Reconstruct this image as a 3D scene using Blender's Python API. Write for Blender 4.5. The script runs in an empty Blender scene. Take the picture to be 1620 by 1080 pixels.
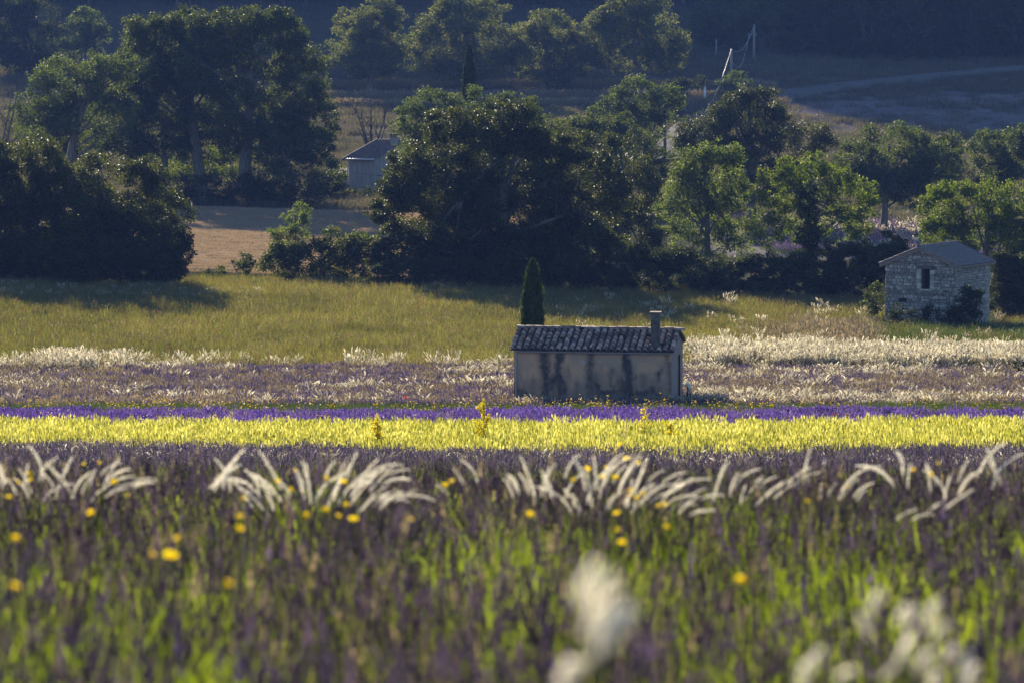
import bpy, math, random
import numpy as np
from mathutils import Vector, Matrix

# ------------------------------------------------------------------ camera, world, sun, exposure
SC = bpy.context.scene
COL = SC.collection
F = 6000.0                       # focal length in pixels of the 1620 px wide photograph
PITCH = math.atan(540.0 / F)     # the level horizon lies at the top edge of the frame
SUN_EL, SUN_AZ = math.radians(18.5), math.radians(-15)   # behind the valley, left of the view axis

cam_d = bpy.data.cameras.new('camera')
cam = bpy.data.objects.new('camera', cam_d)
COL.objects.link(cam)
cam.location = (0, 0, 0)
cam.rotation_euler = (math.pi / 2 - PITCH, 0, 0)
cam_d.sensor_width = 36
cam_d.sensor_fit = 'HORIZONTAL'
cam_d.lens = F / 1620 * 36
cam_d.clip_start = 0.1
cam_d.clip_end = 12000
cam_d.dof.use_dof = True
cam_d.dof.focus_distance = 135
cam_d.dof.aperture_fstop = 6.6
cam_d.dof.aperture_blades = 9
SC.camera = cam

world = bpy.data.worlds.new('World')
SC.world = world
world.use_nodes = True
wn = world.node_tree
wn.nodes.clear()
wo = wn.nodes.new('ShaderNodeOutputWorld')
wb = wn.nodes.new('ShaderNodeBackground')
ws = wn.nodes.new('ShaderNodeTexSky')
ws.sky_type = 'NISHITA'
ws.sun_disc = False
ws.sun_elevation = SUN_EL
ws.sun_rotation = SUN_AZ
ws.air_density = 1.0
ws.dust_density = 0.2
ws.ozone_density = 4.0
wb.inputs['Strength'].default_value = 0.078
wn.links.new(ws.outputs[0], wb.inputs[0])
wn.links.new(wb.outputs[0], wo.inputs[0])

sun_d = bpy.data.lights.new('sun', 'SUN')
sun_d.energy = 5.0
sun_d.angle = math.radians(0.53)
sun_d.color = (1.0, 0.86, 0.63)
sun = bpy.data.objects.new('sun', sun_d)
COL.objects.link(sun)
SUNV = Vector((math.sin(SUN_AZ) * math.cos(SUN_EL), math.cos(SUN_AZ) * math.cos(SUN_EL), math.sin(SUN_EL)))
sun.rotation_euler = SUNV.to_track_quat('Z', 'Y').to_euler()
sun.location = SUNV * 300

SC.view_settings.view_transform = 'Standard'
SC.view_settings.look = 'None'
SC.view_settings.gamma = 1.0
SC.view_settings.use_curve_mapping = False
SC.view_settings.exposure = 1.35
SC.render.engine = 'CYCLES'
cy = SC.cycles
cy.use_denoising = True
cy.use_adaptive_sampling = True
cy.adaptive_threshold = 0.015
cy.max_bounces = 6
cy.diffuse_bounces = 3
cy.glossy_bounces = 2
cy.transmission_bounces = 4
cy.transparent_max_bounces = 4
cy.volume_bounces = 0
cy.sample_clamp_indirect = 4
cy.sample_clamp_direct = 12

# ------------------------------------------------------------------ helpers
rng = np.random.default_rng(7)
R = math.radians
CP, SP = math.cos(PITCH), math.sin(PITCH)


def at(px, py, Y):
    """the point at depth Y (metres along +Y) that lies on the sight line px, py of the photograph"""
    a = (px - 810) / F
    b = (540 - py) / F
    dy = CP + b * SP
    t = Y / dy
    return np.array((a * t, Y, (-SP + b * CP) * t))


def scale_at(Y):
    return Y / F


def sstep(a, b, x):
    t = np.clip((np.asarray(x, float) - a) / (b - a), 0, 1)
    return t * t * (3 - 2 * t)


_perm = np.random.default_rng(99).random((256, 256))


def vnoise(x, y, s=1.0, o=0):
    x = np.asarray(x, float) / s + 13.7 * o + 500
    y = np.asarray(y, float) / s + 7.3 * o + 500
    xi, yi = np.floor(x).astype(int), np.floor(y).astype(int)
    fx, fy = x - xi, y - yi
    fx, fy = fx * fx * (3 - 2 * fx), fy * fy * (3 - 2 * fy)
    g = lambda i, j: _perm[i % 256, j % 256]
    return (g(xi, yi) * (1 - fx) * (1 - fy) + g(xi + 1, yi) * fx * (1 - fy)
            + g(xi, yi + 1) * (1 - fx) * fy + g(xi + 1, yi + 1) * fx * fy)


def fbm(x, y, s=1.0, o=0):
    return 0.55 * vnoise(x, y, s, o) + 0.3 * vnoise(x, y, s / 2.1, o + 3) + 0.15 * vnoise(x, y, s / 4.3, o + 5)


# ---- terrain profile along the view axis: (depth, ground height)
_prof = [(-400, -0.3), (-60, -0.5), (0, -0.93)]
for d, py, ph in [(4.5, 1085, .45), (6.5, 945, .45), (9, 852, .45), (14, 765, .45), (19, 738, .45)]:
    _prof.append((d, at(810, py, d)[2] - ph))
for d, py, ph in [(26, 734, .8), (40, 732, 1.05), (60, 729, 1.0), (80, 723, .55), (88, 717, .4), (100, 700, .4),
                  (112.5, 671, .45), (128, 646, .42), (139, 635, .36), (144.5, 642, 0), (150, 622, .2), (168, 575, .4),
                  (190, 517, .35), (215, 464, .3)]:
    _prof.append((d, at(810, py, d)[2] - ph))
_prof += [(235, -16.95), (300, -17.2), (330, -17.1), (350, -15.6), (400, -12.6), (430, -10.75), (460, -8.4), (480, -6.8),
          (520, -4.0), (560, 0.0), (600, 9.0), (640, 32), (700, 74), (760, 95), (900, 116), (1200, 118), (6000, 118)]  # steep rise above the view, raised to cast shade on the far hillside
_pd = np.array([p[0] for p in _prof], float)
_pz = np.array([p[1] for p in _prof], float)
_fd = np.concatenate([np.arange(-400, -20, 5), np.arange(-20, 700, .5), np.arange(700, 6001, 10)])


def _smooth_profile():
    z = np.interp(_fd, _pd, _pz)
    m = (_fd >= -20) & (_fd < 700)
    zz = z[m]
    k = np.hanning(9)
    k /= k.sum()
    pad = np.concatenate([np.full(4, zz[0]), zz, np.full(4, zz[-1])])
    z[m] = np.convolve(pad, k, 'valid')
    return z


_fz = _smooth_profile()


def zg(x, y):
    x = np.asarray(x, float)
    y = np.asarray(y, float)
    z = np.interp(y, _fd, _fz)
    k = sstep(168, 215, y) * (1 - sstep(300, 345, y))
    z = z - 0.030 * np.clip(x, -60, 60) * k
    z = z + sstep(560, 700, y) * 24 * sstep(-55, -28, x)  # unseen hill made higher here to shade the right hillside
    far = sstep(40, 90, y)
    z = z + far * (vnoise(x, y, 9, 2) - .5) * .16 * (1 - sstep(110, 150, y) * .4) + sstep(340, 420, y) * (vnoise(x, y, 30, 4) - .5) * .7
    z = z + (1 - far) * (vnoise(x, y, 2.4, 1) - .5) * .10 * sstep(1.5, 6, y)
    return z


def hit(px, py, d0=20):
    """where the sight line px, py meets the ground beyond depth d0"""
    ds = np.arange(d0, 1500, .25)
    p0 = at(px, py, 1.0)
    g = zg(ds * p0[0], ds)
    below = np.nonzero(ds * p0[2] <= g)[0]
    d = ds[below[0]] if len(below) else ds[-1]
    p = at(px, py, d)
    p[2] = float(zg(p[0], p[1]))
    return p


def ground_at(px, Y):
    x = (px - 810) / F * Y * 1.0
    return np.array((x, Y, float(zg(x, Y))))


def tag(o, label=None, cat=None, group=None, kind=None):
    if label: o['label'] = label
    if cat: o['category'] = cat
    if group: o['group'] = group
    if kind: o['kind'] = kind
    return o


def link(name, me, parent=None, loc=None):
    o = bpy.data.objects.new(name, me)
    COL.objects.link(o)
    if loc is not None: o.location = loc
    if parent is not None: o.parent = parent
    return o


def empty(name, loc, rz=0.0):
    o = bpy.data.objects.new(name, None)
    o.empty_display_size = .2
    COL.objects.link(o)
    o.location = loc
    o.rotation_euler = (0, 0, rz)
    return o


def mesh_np(name, verts, faces, mats, mat_idx=None, attrs=None, smooth=False):
    """verts (N,3); faces (M,k) with one k for all"""
    verts = np.ascontiguousarray(verts, np.float32)
    faces = np.ascontiguousarray(faces, np.int32)
    me = bpy.data.meshes.new(name)
    n, (m, k) = len(verts), faces.shape
    me.vertices.add(n)
    me.vertices.foreach_set('co', verts.ravel())
    me.loops.add(m * k)
    me.loops.foreach_set('vertex_index', faces.ravel())
    me.polygons.add(m)
    me.polygons.foreach_set('loop_start', np.arange(0, m * k, k, dtype=np.int32))
    if mat_idx is not None:
        me.polygons.foreach_set('material_index', np.ascontiguousarray(mat_idx, np.int32))
    if smooth:
        me.polygons.foreach_set('use_smooth', np.ones(m, bool))
    for mt in mats: me.materials.append(mt)
    for an, av in (attrs or {}).items():
        av = np.ascontiguousarray(av, np.float32)
        if av.ndim == 1:
            a = me.attributes.new(an, 'FLOAT', 'POINT')
            a.data.foreach_set('value', av)
        else:
            a = me.attributes.new(an, 'FLOAT_COLOR', 'POINT')
            a.data.foreach_set('color', av.ravel())
    me.update(calc_edges=True)
    return me


class MB:
    """collects small pieces of one part"""
    def __init__(self):
        self.v, self.f, self.mi = [], [], []

    def add(self, vs, fs, mi=0):
        b = len(self.v)
        self.v += [tuple(map(float, p)) for p in vs]
        self.f += [tuple(int(i) + b for i in f) for f in fs]
        self.mi += [mi] * len(fs)
        return self

    def box(self, a, b, mi=0, jit=0, rg=None):
        (x0, y0, z0), (x1, y1, z1) = a, b
        vs = [(x0, y0, z0), (x1, y0, z0), (x1, y1, z0), (x0, y1, z0), (x0, y0, z1), (x1, y0, z1), (x1, y1, z1), (x0, y1, z1)]
        if jit:
            vs = [tuple(c + rg.uniform(-jit, jit) for c in p) for p in vs]
        return self.add(vs, [(0, 3, 2, 1), (4, 5, 6, 7), (0, 1, 5, 4), (1, 2, 6, 5), (2, 3, 7, 6), (3, 0, 4, 7)], mi)

    def tube(self, pts, rad, n=8, caps=True, mi=0):
        vs, fs = tube_np(np.array(pts, float), rad, n)
        self.add(vs, fs, mi)
        if caps:
            b = len(self.v) - len(vs)
            self.f.append(tuple(b + i for i in range(n))[::-1])
            self.f.append(tuple(b + len(vs) - n + i for i in range(n)))
            self.mi += [mi, mi]
        return self

    def build(self, name, mats, parent=None, loc=None, smooth=False):
        me = bpy.data.meshes.new(name)
        me.from_pydata(self.v, [], self.f)
        for m in (mats if isinstance(mats, (list, tuple)) else [mats]): me.materials.append(m)
        me.polygons.foreach_set('material_index', self.mi)
        if smooth: me.polygons.foreach_set('use_smooth', [True] * len(self.f))
        me.update()
        return link(name, me, parent, loc)


def tube_np(pts, rad, n=8):
    pts = np.asarray(pts, float)
    k = len(pts)
    rad = np.broadcast_to(np.asarray(rad, float), (k,))
    t = np.gradient(pts, axis=0)
    t /= np.linalg.norm(t, axis=1)[:, None] + 1e-9
    ref = np.array((0, 0, 1.0)) if abs(t[:, 2]).mean() < .8 else np.array((0, 1.0, 0))
    u = np.cross(t, ref)
    u /= np.linalg.norm(u, axis=1)[:, None] + 1e-9
    w = np.cross(t, u)
    ang = np.linspace(0, 2 * math.pi, n, endpoint=False)
    vs = pts[:, None, :] + rad[:, None, None] * (np.cos(ang)[None, :, None] * u[:, None, :] + np.sin(ang)[None, :, None] * w[:, None, :])
    fs = []
    for i in range(k - 1):
        for j in range(n):
            fs.append((i * n + j, i * n + (j + 1) % n, (i + 1) * n + (j + 1) % n, (i + 1) * n + j))
    return vs.reshape(-1, 3), fs


# ------------------------------------------------------------------ materials
def new_mat(name):
    m = bpy.data.materials.new(name)
    m.use_nodes = True
    nt = m.node_tree
    nt.nodes.clear()
    out = nt.nodes.new('ShaderNodeOutputMaterial')
    return m, nt, out


def N(nt, t, **kw):
    n = nt.nodes.new(t)
    for k, v in kw.items():
        setattr(n, k, v)
    return n


def ramp(nt, fac, stops, interp='LINEAR'):
    r = N(nt, 'ShaderNodeValToRGB')
    r.color_ramp.interpolation = interp
    el = r.color_ramp.elements
    while len(el) < len(stops): el.new(0.5)
    for e, (p, c) in zip(el, stops):
        e.position = p
        e.color = (*c, 1) if len(c) == 3 else c
    nt.links.new(fac, r.inputs[0])
    return r.outputs[0]


def leaf_mat(name, stops, trans, tmix=.4, rough=.42, spec=.5, src='tint', inst=False):
    """leaf: glossy surface plus light coming through; colour varies by the attribute 'tint'"""
    m, nt, out = new_mat(name)
    a = N(nt, 'ShaderNodeAttribute', attribute_name=src)
    fac = a.outputs['Fac']
    if inst:
        b = N(nt, 'ShaderNodeAttribute', attribute_name='itint', attribute_type='INSTANCER')
        mx = N(nt, 'ShaderNodeMath', operation='MULTIPLY_ADD')
        nt.links.new(fac, mx.inputs[0])
        mx.inputs[1].default_value = .55
        sc = N(nt, 'ShaderNodeMath', operation='MULTIPLY')
        nt.links.new(b.outputs['Fac'], sc.inputs[0])
        sc.inputs[1].default_value = .45
        nt.links.new(sc.outputs[0], mx.inputs[2])
        fac = mx.outputs[0]
    c = ramp(nt, fac, stops)
    p = N(nt, 'ShaderNodeBsdfPrincipled')
    nt.links.new(c, p.inputs['Base Color'])
    p.inputs['Roughness'].default_value = rough
    p.inputs['Specular IOR Level'].default_value = spec
    t = N(nt, 'ShaderNodeBsdfTranslucent')
    mc = N(nt, 'ShaderNodeMix', data_type='RGBA', blend_type='MULTIPLY')
    mc.inputs[0].default_value = 1
    nt.links.new(c, mc.inputs[6])
    mc.inputs[7].default_value = (*trans, 1)
    nt.links.new(mc.outputs[2], t.inputs[0])
    ms = N(nt, 'ShaderNodeMixShader')
    ms.inputs[0].default_value = tmix
    nt.links.new(p.outputs[0], ms.inputs[1])
    nt.links.new(t.outputs[0], ms.inputs[2])
    nt.links.new(ms.outputs[0], out.inputs[0])
    return m


def rough_mat(name, stops, scale=4.0, detail=6, rough=.85, bump=.3, obj_random=0.0, coords='Object', spec=.3, bscale=None, stretch=(1, 1, 1)):
    m, nt, out = new_mat(name)
    tc = N(nt, 'ShaderNodeTexCoord')
    mp = N(nt, 'ShaderNodeMapping')
    mp.inputs['Scale'].default_value = stretch
    nt.links.new(tc.outputs[coords], mp.inputs[0])
    n = N(nt, 'ShaderNodeTexNoise')
    n.inputs['Scale'].default_value = scale
    n.inputs['Detail'].default_value = detail
    n.inputs['Roughness'].default_value = .65
    nt.links.new(mp.outputs[0], n.inputs['Vector'])
    fac = n.outputs[0]
    if obj_random:
        oi = N(nt, 'ShaderNodeObjectInfo')
        mm = N(nt, 'ShaderNodeMath', operation='MULTIPLY_ADD')
        nt.links.new(oi.outputs['Random'], mm.inputs[0])
        mm.inputs[1].default_value = obj_random
        sb = N(nt, 'ShaderNodeMath', operation='SUBTRACT')
        nt.links.new(fac, sb.inputs[0])
        sb.inputs[1].default_value = obj_random / 2
        nt.links.new(sb.outputs[0], mm.inputs[2])
        fac = mm.outputs[0]
    c = ramp(nt, fac, stops)
    p = N(nt, 'ShaderNodeBsdfPrincipled')
    nt.links.new(c, p.inputs['Base Color'])
    p.inputs['Roughness'].default_value = rough
    p.inputs['Specular IOR Level'].default_value = spec
    if bump:
        n2 = N(nt, 'ShaderNodeTexNoise')
        n2.inputs['Scale'].default_value = bscale or scale * 5
        n2.inputs['Detail'].default_value = 5
        nt.links.new(mp.outputs[0], n2.inputs['Vector'])
        b = N(nt, 'ShaderNodeBump')
        b.inputs['Strength'].default_value = bump
        b.inputs['Distance'].default_value = .02
        nt.links.new(n2.outputs[0], b.inputs['Height'])
        nt.links.new(b.outputs[0], p.inputs['Normal'])
    nt.links.new(p.outputs[0], out.inputs[0])
    return m


def attr_mat(name, attr, nscale, namt=.35, rough=.9, bump=.4, spec=.2, dist=.03):
    """base colour from a colour attribute, broken up by noise"""
    m, nt, out = new_mat(name)
    a = N(nt, 'ShaderNodeAttribute', attribute_name=attr)
    tc = N(nt, 'ShaderNodeTexCoord')
    n = N(nt, 'ShaderNodeTexNoise')
    n.inputs['Scale'].default_value = nscale
    n.inputs['Detail'].default_value = 8
    n.inputs['Roughness'].default_value = .7
    nt.links.new(tc.outputs['Object'], n.inputs['Vector'])
    mr = N(nt, 'ShaderNodeMapRange')
    mr.inputs['From Min'].default_value = .3
    mr.inputs['From Max'].default_value = .7
    mr.inputs['To Min'].default_value = 1 - namt
    mr.inputs['To Max'].default_value = 1 + namt
    nt.links.new(n.outputs[0], mr.inputs[0])
    mx = N(nt, 'ShaderNodeVectorMath', operation='SCALE')
    nt.links.new(a.outputs['Color'], mx.inputs[0])
    nt.links.new(mr.outputs[0], mx.inputs['Scale'])
    p = N(nt, 'ShaderNodeBsdfPrincipled')
    nt.links.new(mx.outputs[0], p.inputs['Base Color'])
    p.inputs['Roughness'].default_value = rough
    p.inputs['Specular IOR Level'].default_value = spec
    b = N(nt, 'ShaderNodeBump')
    b.inputs['Strength'].default_value = bump
    b.inputs['Distance'].default_value = dist
    nt.links.new(n.outputs[0], b.inputs['Height'])
    nt.links.new(b.outputs[0], p.inputs['Normal'])
    nt.links.new(p.outputs[0], out.inputs[0])
    return m


M = {}
# tree foliage
M['oak'] = leaf_mat('oak_leaves', [(0, (.014, .020, .007)), (.6, (.032, .041, .011)), (1, (.085, .095, .026))], (2.5, 2.4, .7), .40, .56, .2)
M['tall'] = leaf_mat('tall_leaves', [(0, (.018, .027, .009)), (.6, (.042, .056, .015)), (1, (.10, .115, .03))], (2.5, 2.5, .7), .40, .62, .16)
M['linden'] = leaf_mat('linden_leaves', [(0, (.035, .048, .020)), (.6, (.075, .092, .032)), (1, (.14, .145, .06))], (2.4, 2.3, .9), .48, .62, .16)
M['pale'] = leaf_mat('pale_leaves', [(0, (.045, .06, .02)), (.6, (.09, .115, .035)), (1, (.15, .175, .065))], (2.2, 2.3, .8), .42, .62, .16)
M['lime'] = leaf_mat('lime_leaves', [(0, (.04, .058, .010)), (.6, (.08, .105, .017)), (1, (.13, .155, .028))], (2.3, 2.4, .5), .45, .62, .16)
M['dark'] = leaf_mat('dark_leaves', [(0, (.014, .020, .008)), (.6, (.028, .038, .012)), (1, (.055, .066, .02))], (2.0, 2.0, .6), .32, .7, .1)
M['bluish'] = leaf_mat('mid_leaves', [(0, (.024, .035, .014)), (.6, (.052, .069, .025)), (1, (.11, .13, .05))], (2.4, 2.5, .8), .42, .62, .16)
M['cypress'] = leaf_mat('cypress_scales', [(0, (.016, .030, .010)), (.6, (.035, .060, .016)), (1, (.075, .10, .026))], (1.8, 2.0, .5), .3, .6, .15)
M['bark'] = rough_mat('bark', [(.3, (.06, .05, .042)), (.7, (.20, .175, .15))], 3, stretch=(3, 3, .6))
M['dead'] = rough_mat('dead_wood', [(.3, (.05, .042, .036)), (.7, (.12, .10, .085))], 3)
# field plants (instanced)
I = True
M['fg_stem'] = leaf_mat('lavender_stems', [(0, (.032, .038, .018)), (.6, (.075, .088, .033)), (1, (.15, .165, .06))], (1.8, 1.9, .7), .45, .5, .3, inst=I)
M['fg_bud'] = leaf_mat('lavender_buds', [(0, (.032, .026, .03)), (.5, (.065, .050, .068)), (.85, (.11, .085, .14)), (1, (.20, .09, .48))], (1.25, 1.15, 1.3), .42, .6, .2, inst=I)
M['fg_green'] = leaf_mat('foreground_green', [(0, (.035, .05, .012)), (.6, (.10, .13, .022)), (1, (.20, .23, .045))], (2.4, 2.5, .6), .5, .5, .3, inst=I)
M['slope_stem'] = leaf_mat('slope_stems', [(0, (.05, .058, .03)), (.6, (.12, .13, .07)), (1, (.24, .24, .14))], (1.6, 1.7, .8), .45, .6, .2, inst=I)
M['slope_bud'] = leaf_mat('slope_buds', [(0, (.06, .05, .07)), (.6, (.11, .09, .14)), (1, (.22, .18, .28))], (1.3, 1.2, 1.3), .42, .6, .2, inst=I)
M['plume'] = leaf_mat('plume_hair', [(0, (.80, .76, .68)), (1, (.93, .90, .82))], (1.07, 1.07, 1.05), .82, .6, .2)
M['plume_i'] = leaf_mat('pale_plumes', [(0, (.38, .35, .28)), (.7, (.66, .62, .52)), (1, (.90, .86, .76))], (1.12, 1.1, 1.0), .65, .6, .2, inst=I)
M['straw'] = leaf_mat('straw', [(0, (.20, .165, .12)), (1, (.38, .325, .25))], (1.3, 1.2, .8), .4, .6, .2, inst=I)
M['stubble'] = leaf_mat('stubble_straw', [(0, (.20, .15, .11)), (1, (.44, .345, .25))], (1.3, 1.2, .9), .3, .7, .1, inst=I)
M['yellow_crop'] = leaf_mat('yellow_crop', [(0, (.11, .14, .027)), (.45, (.42, .415, .09)), (1, (.78, .74, .38))], (1.38, 1.36, .8), .5, .5, .2, inst=I)
M['purple'] = leaf_mat('purple_flowers', [(0, (.08, .05, .19)), (.5, (.15, .10, .34)), (1, (.28, .21, .48))], (1.4, 1.2, 1.4), .4, .6, .2, inst=I)
M['dull_purple'] = leaf_mat('dull_purple_flowers', [(0, (.075, .06, .105)), (.6, (.145, .115, .19)), (1, (.24, .20, .28))], (1.3, 1.2, 1.3), .4, .6, .2, inst=I)
M['meadow'] = leaf_mat('meadow_blades', [(0, (.038, .045, .015)), (.5, (.115, .122, .042)), (1, (.26, .235, .10))], (1.8, 1.8, .7), .42, .5, .3, inst=I)
M['rust'] = leaf_mat('rust_tips', [(0, (.14, .085, .04)), (1, (.24, .17, .08))], (1.4, 1.2, .8), .4, .6, .2, inst=I)
M['verge'] = leaf_mat('verge_blades', [(0, (.02, .035, .012)), (.6, (.045, .065, .02)), (1, (.08, .10, .03))], (1.8, 1.9, .6), .35, .5, .3, inst=I)
M['hill'] = leaf_mat('hill_blades', [(0, (.055, .05, .04)), (.6, (.10, .088, .070)), (1, (.16, .14, .11))], (1.5, 1.5, .8), .38, .5, .3, inst=I)
M['yflower_i'] = leaf_mat('yellow_specks', [(0, (.50, .30, .01)), (1, (.70, .50, .02))], (1.3, 1.2, .5), .4, .6, .2, inst=I)
M['petal'] = leaf_mat('yellow_petals', [(0, (.80, .58, .005)), (1, (.92, .76, .01))], (1.25, 1.3, .5), .72, .6, .2)
M['poppy'] = leaf_mat('poppy_petals', [(0, (.55, .07, .02)), (1, (.75, .14, .04))], (1.2, 1.0, .8), .4, .6, .2)
M['stalk'] = leaf_mat('flower_stalk', [(0, (.07, .095, .03)), (1, (.13, .15, .05))], (1.8, 1.9, .6), .4, .5, .3)
M['spire'] = leaf_mat('spire_yellow', [(0, (.42, .36, .01)), (1, (.75, .62, .03))], (1.4, 1.35, .5), .45, .6, .2)

# ------------------------------------------------------------------ ground, one sheet to the horizon
def build_ground():
    ds = np.concatenate([np.arange(-300, -10, 20), np.arange(-10, 30, .5), np.arange(30, 345, 1.0), np.arange(345, 720, 3.0),
                         np.arange(720, 1300, 20), np.linspace(1300, 6000, 25)])
    u = np.sign(np.linspace(-1, 1, 181)) * np.abs(np.linspace(-1, 1, 181)) ** 1.5
    D, U = np.meshgrid(ds, u, indexing='ij')
    X = U * (45 + .45 * np.abs(D))
    Z = zg(X, D)
    V = np.stack([X, D, Z], -1).reshape(-1, 3)
    nr, nc = D.shape
    i = np.arange(nr - 1)[:, None] * nc + np.arange(nc - 1)[None, :]
    Fc = np.stack([i, i + 1, i + nc + 1, i + nc], -1).reshape(-1, 4)
    x, d = V[:, 0], V[:, 1]
    n1, n2 = fbm(x, d, 6, 1), fbm(x, d, 22, 2)

    def c(r, g, b): return np.array((r, g, b))[None, :]
    col = np.repeat(c(.04, .034, .024), len(V), 0)                    # field soil with litter
    def blend(mask, cc):
        nonlocal col
        col = col * (1 - mask[:, None]) + cc * mask[:, None]
    blend(sstep(84, 88, d), c(.10, .085, .07))
    blend(sstep(99, 101, d), c(.16, .15, .04))
    blend(sstep(112, 113.5, d), c(.10, .08, .085))
    blend(sstep(128, 129.5, d), c(.06, .065, .03))
    blend(sstep(139, 141, d), c(.15, .125, .11))
    blend(sstep(166, 170, d), c(.06, .06, .022))
    blend(sstep(214, 219, d), c(.05, .05, .025))
    fieldm = sstep(230, 234, d) * (1 - sstep(302, 306, d))
    blend(fieldm * (x < 2), c(.27, .20, .145))
    blend(fieldm * (x >= 2), c(.07, .07, .04))
    blend(fieldm * (x >= 14) * sstep(256, 264, d), c(.19, .17, .165))
    blend(sstep(303, 308, d), c(.075, .085, .04))
    blend(sstep(345, 370, d), c(.105, .10, .06) * (1 + 0 * x[:, None]))
    blend(sstep(360, 400, d) * (n2 > .52), c(.13, .105, .10))
    blend(sstep(385, 395, d) * (x > 30) * (1 - sstep(428, 440, d)), c(.15, .125, .125))
    blend(sstep(500, 540, d), c(.06, .06, .04))
    col = col * (0.75 + .5 * n1)[:, None]
    rgba = np.concatenate([col, np.ones((len(V), 1))], 1)
    me = mesh_np('ground', V, Fc, [attr_mat('ground_soil', 'zone', 1.6, .45, dist=.08, spec=0.0, rough=1.0)], attrs={'zone': rgba}, smooth=True)
    tag(link('ground', me), 'rolling valley ground with fields, meadow and rising hillside', 'ground', kind='structure')


build_ground()

# the lane that climbs through the trees to the road on the hillside
def build_road():
    pix = [(1900, 88), (1760, 98), (1620, 112), (1540, 120), (1450, 128), (1350, 138), (1262, 150), (1200, 163), (1150, 180), (1105, 202), (1074, 232), (1062, 262)]
    P = np.array([hit(px, py, 330) for px, py in pix])
    t = np.arange(len(P))
    tt = np.linspace(0, len(P) - 1, 90)
    Q = np.stack([np.interp(tt, t, P[:, k]) for k in range(2)], -1)
    for _ in range(6): Q[1:-1] = (Q[:-2] + 2 * Q[1:-1] + Q[2:]) / 4
    T = np.gradient(Q, axis=0)
    T /= np.linalg.norm(T, axis=1)[:, None]
    S = np.stack([-T[:, 1], T[:, 0]], -1)
    vs = []
    for o in (-2.6, -2.3, 0, 2.3, 2.6):
        p = Q + S * o
        z = zg(Q[:, 0], Q[:, 1]) + .55 + (0 if abs(o) < 2.5 else -1.6)
        vs.append(np.concatenate([p, z[:, None]], 1))
    V = np.stack(vs, 1).reshape(-1, 3)
    i = (np.arange(len(Q) - 1)[:, None] * 5 + np.arange(4)[None, :])
    Fc = np.stack([i, i + 1, i + 6, i + 5], -1).reshape(-1, 4)
    me = mesh_np('road', V, Fc, [rough_mat('asphalt', [(.3, (.10, .10, .10)), (.7, (.14, .138, .136))], .8, rough=1.0, bump=.1, spec=.02)])
    tag(link('road', me), 'narrow asphalt road climbing across the far hillside', 'road', kind='structure')


build_road()

# ------------------------------------------------------------------ haze: the air of the valley
def build_haze():
    mb = MB()
    mb.box((-3200, -420, -19.5), (3200, 6100, 192))
    m = bpy.data.materials.new('haze_air')
    m.use_nodes = True
    nt = m.node_tree
    nt.nodes.clear()
    out = nt.nodes.new('ShaderNodeOutputMaterial')
    v = nt.nodes.new('ShaderNodeVolumePrincipled')
    v.inputs['Color'].default_value = (.20, .36, 1.0, 1)
    v.inputs['Density'].default_value = HAZE
    v.inputs['Anisotropy'].default_value = .1
    nt.links.new(v.outputs[0], out.inputs['Volume'])
    o = mb.build('haze', m)
    tag(o, 'thin bluish morning haze hanging in the valley air', 'haze', kind='stuff')


HAZE = .00014
build_haze()

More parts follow.
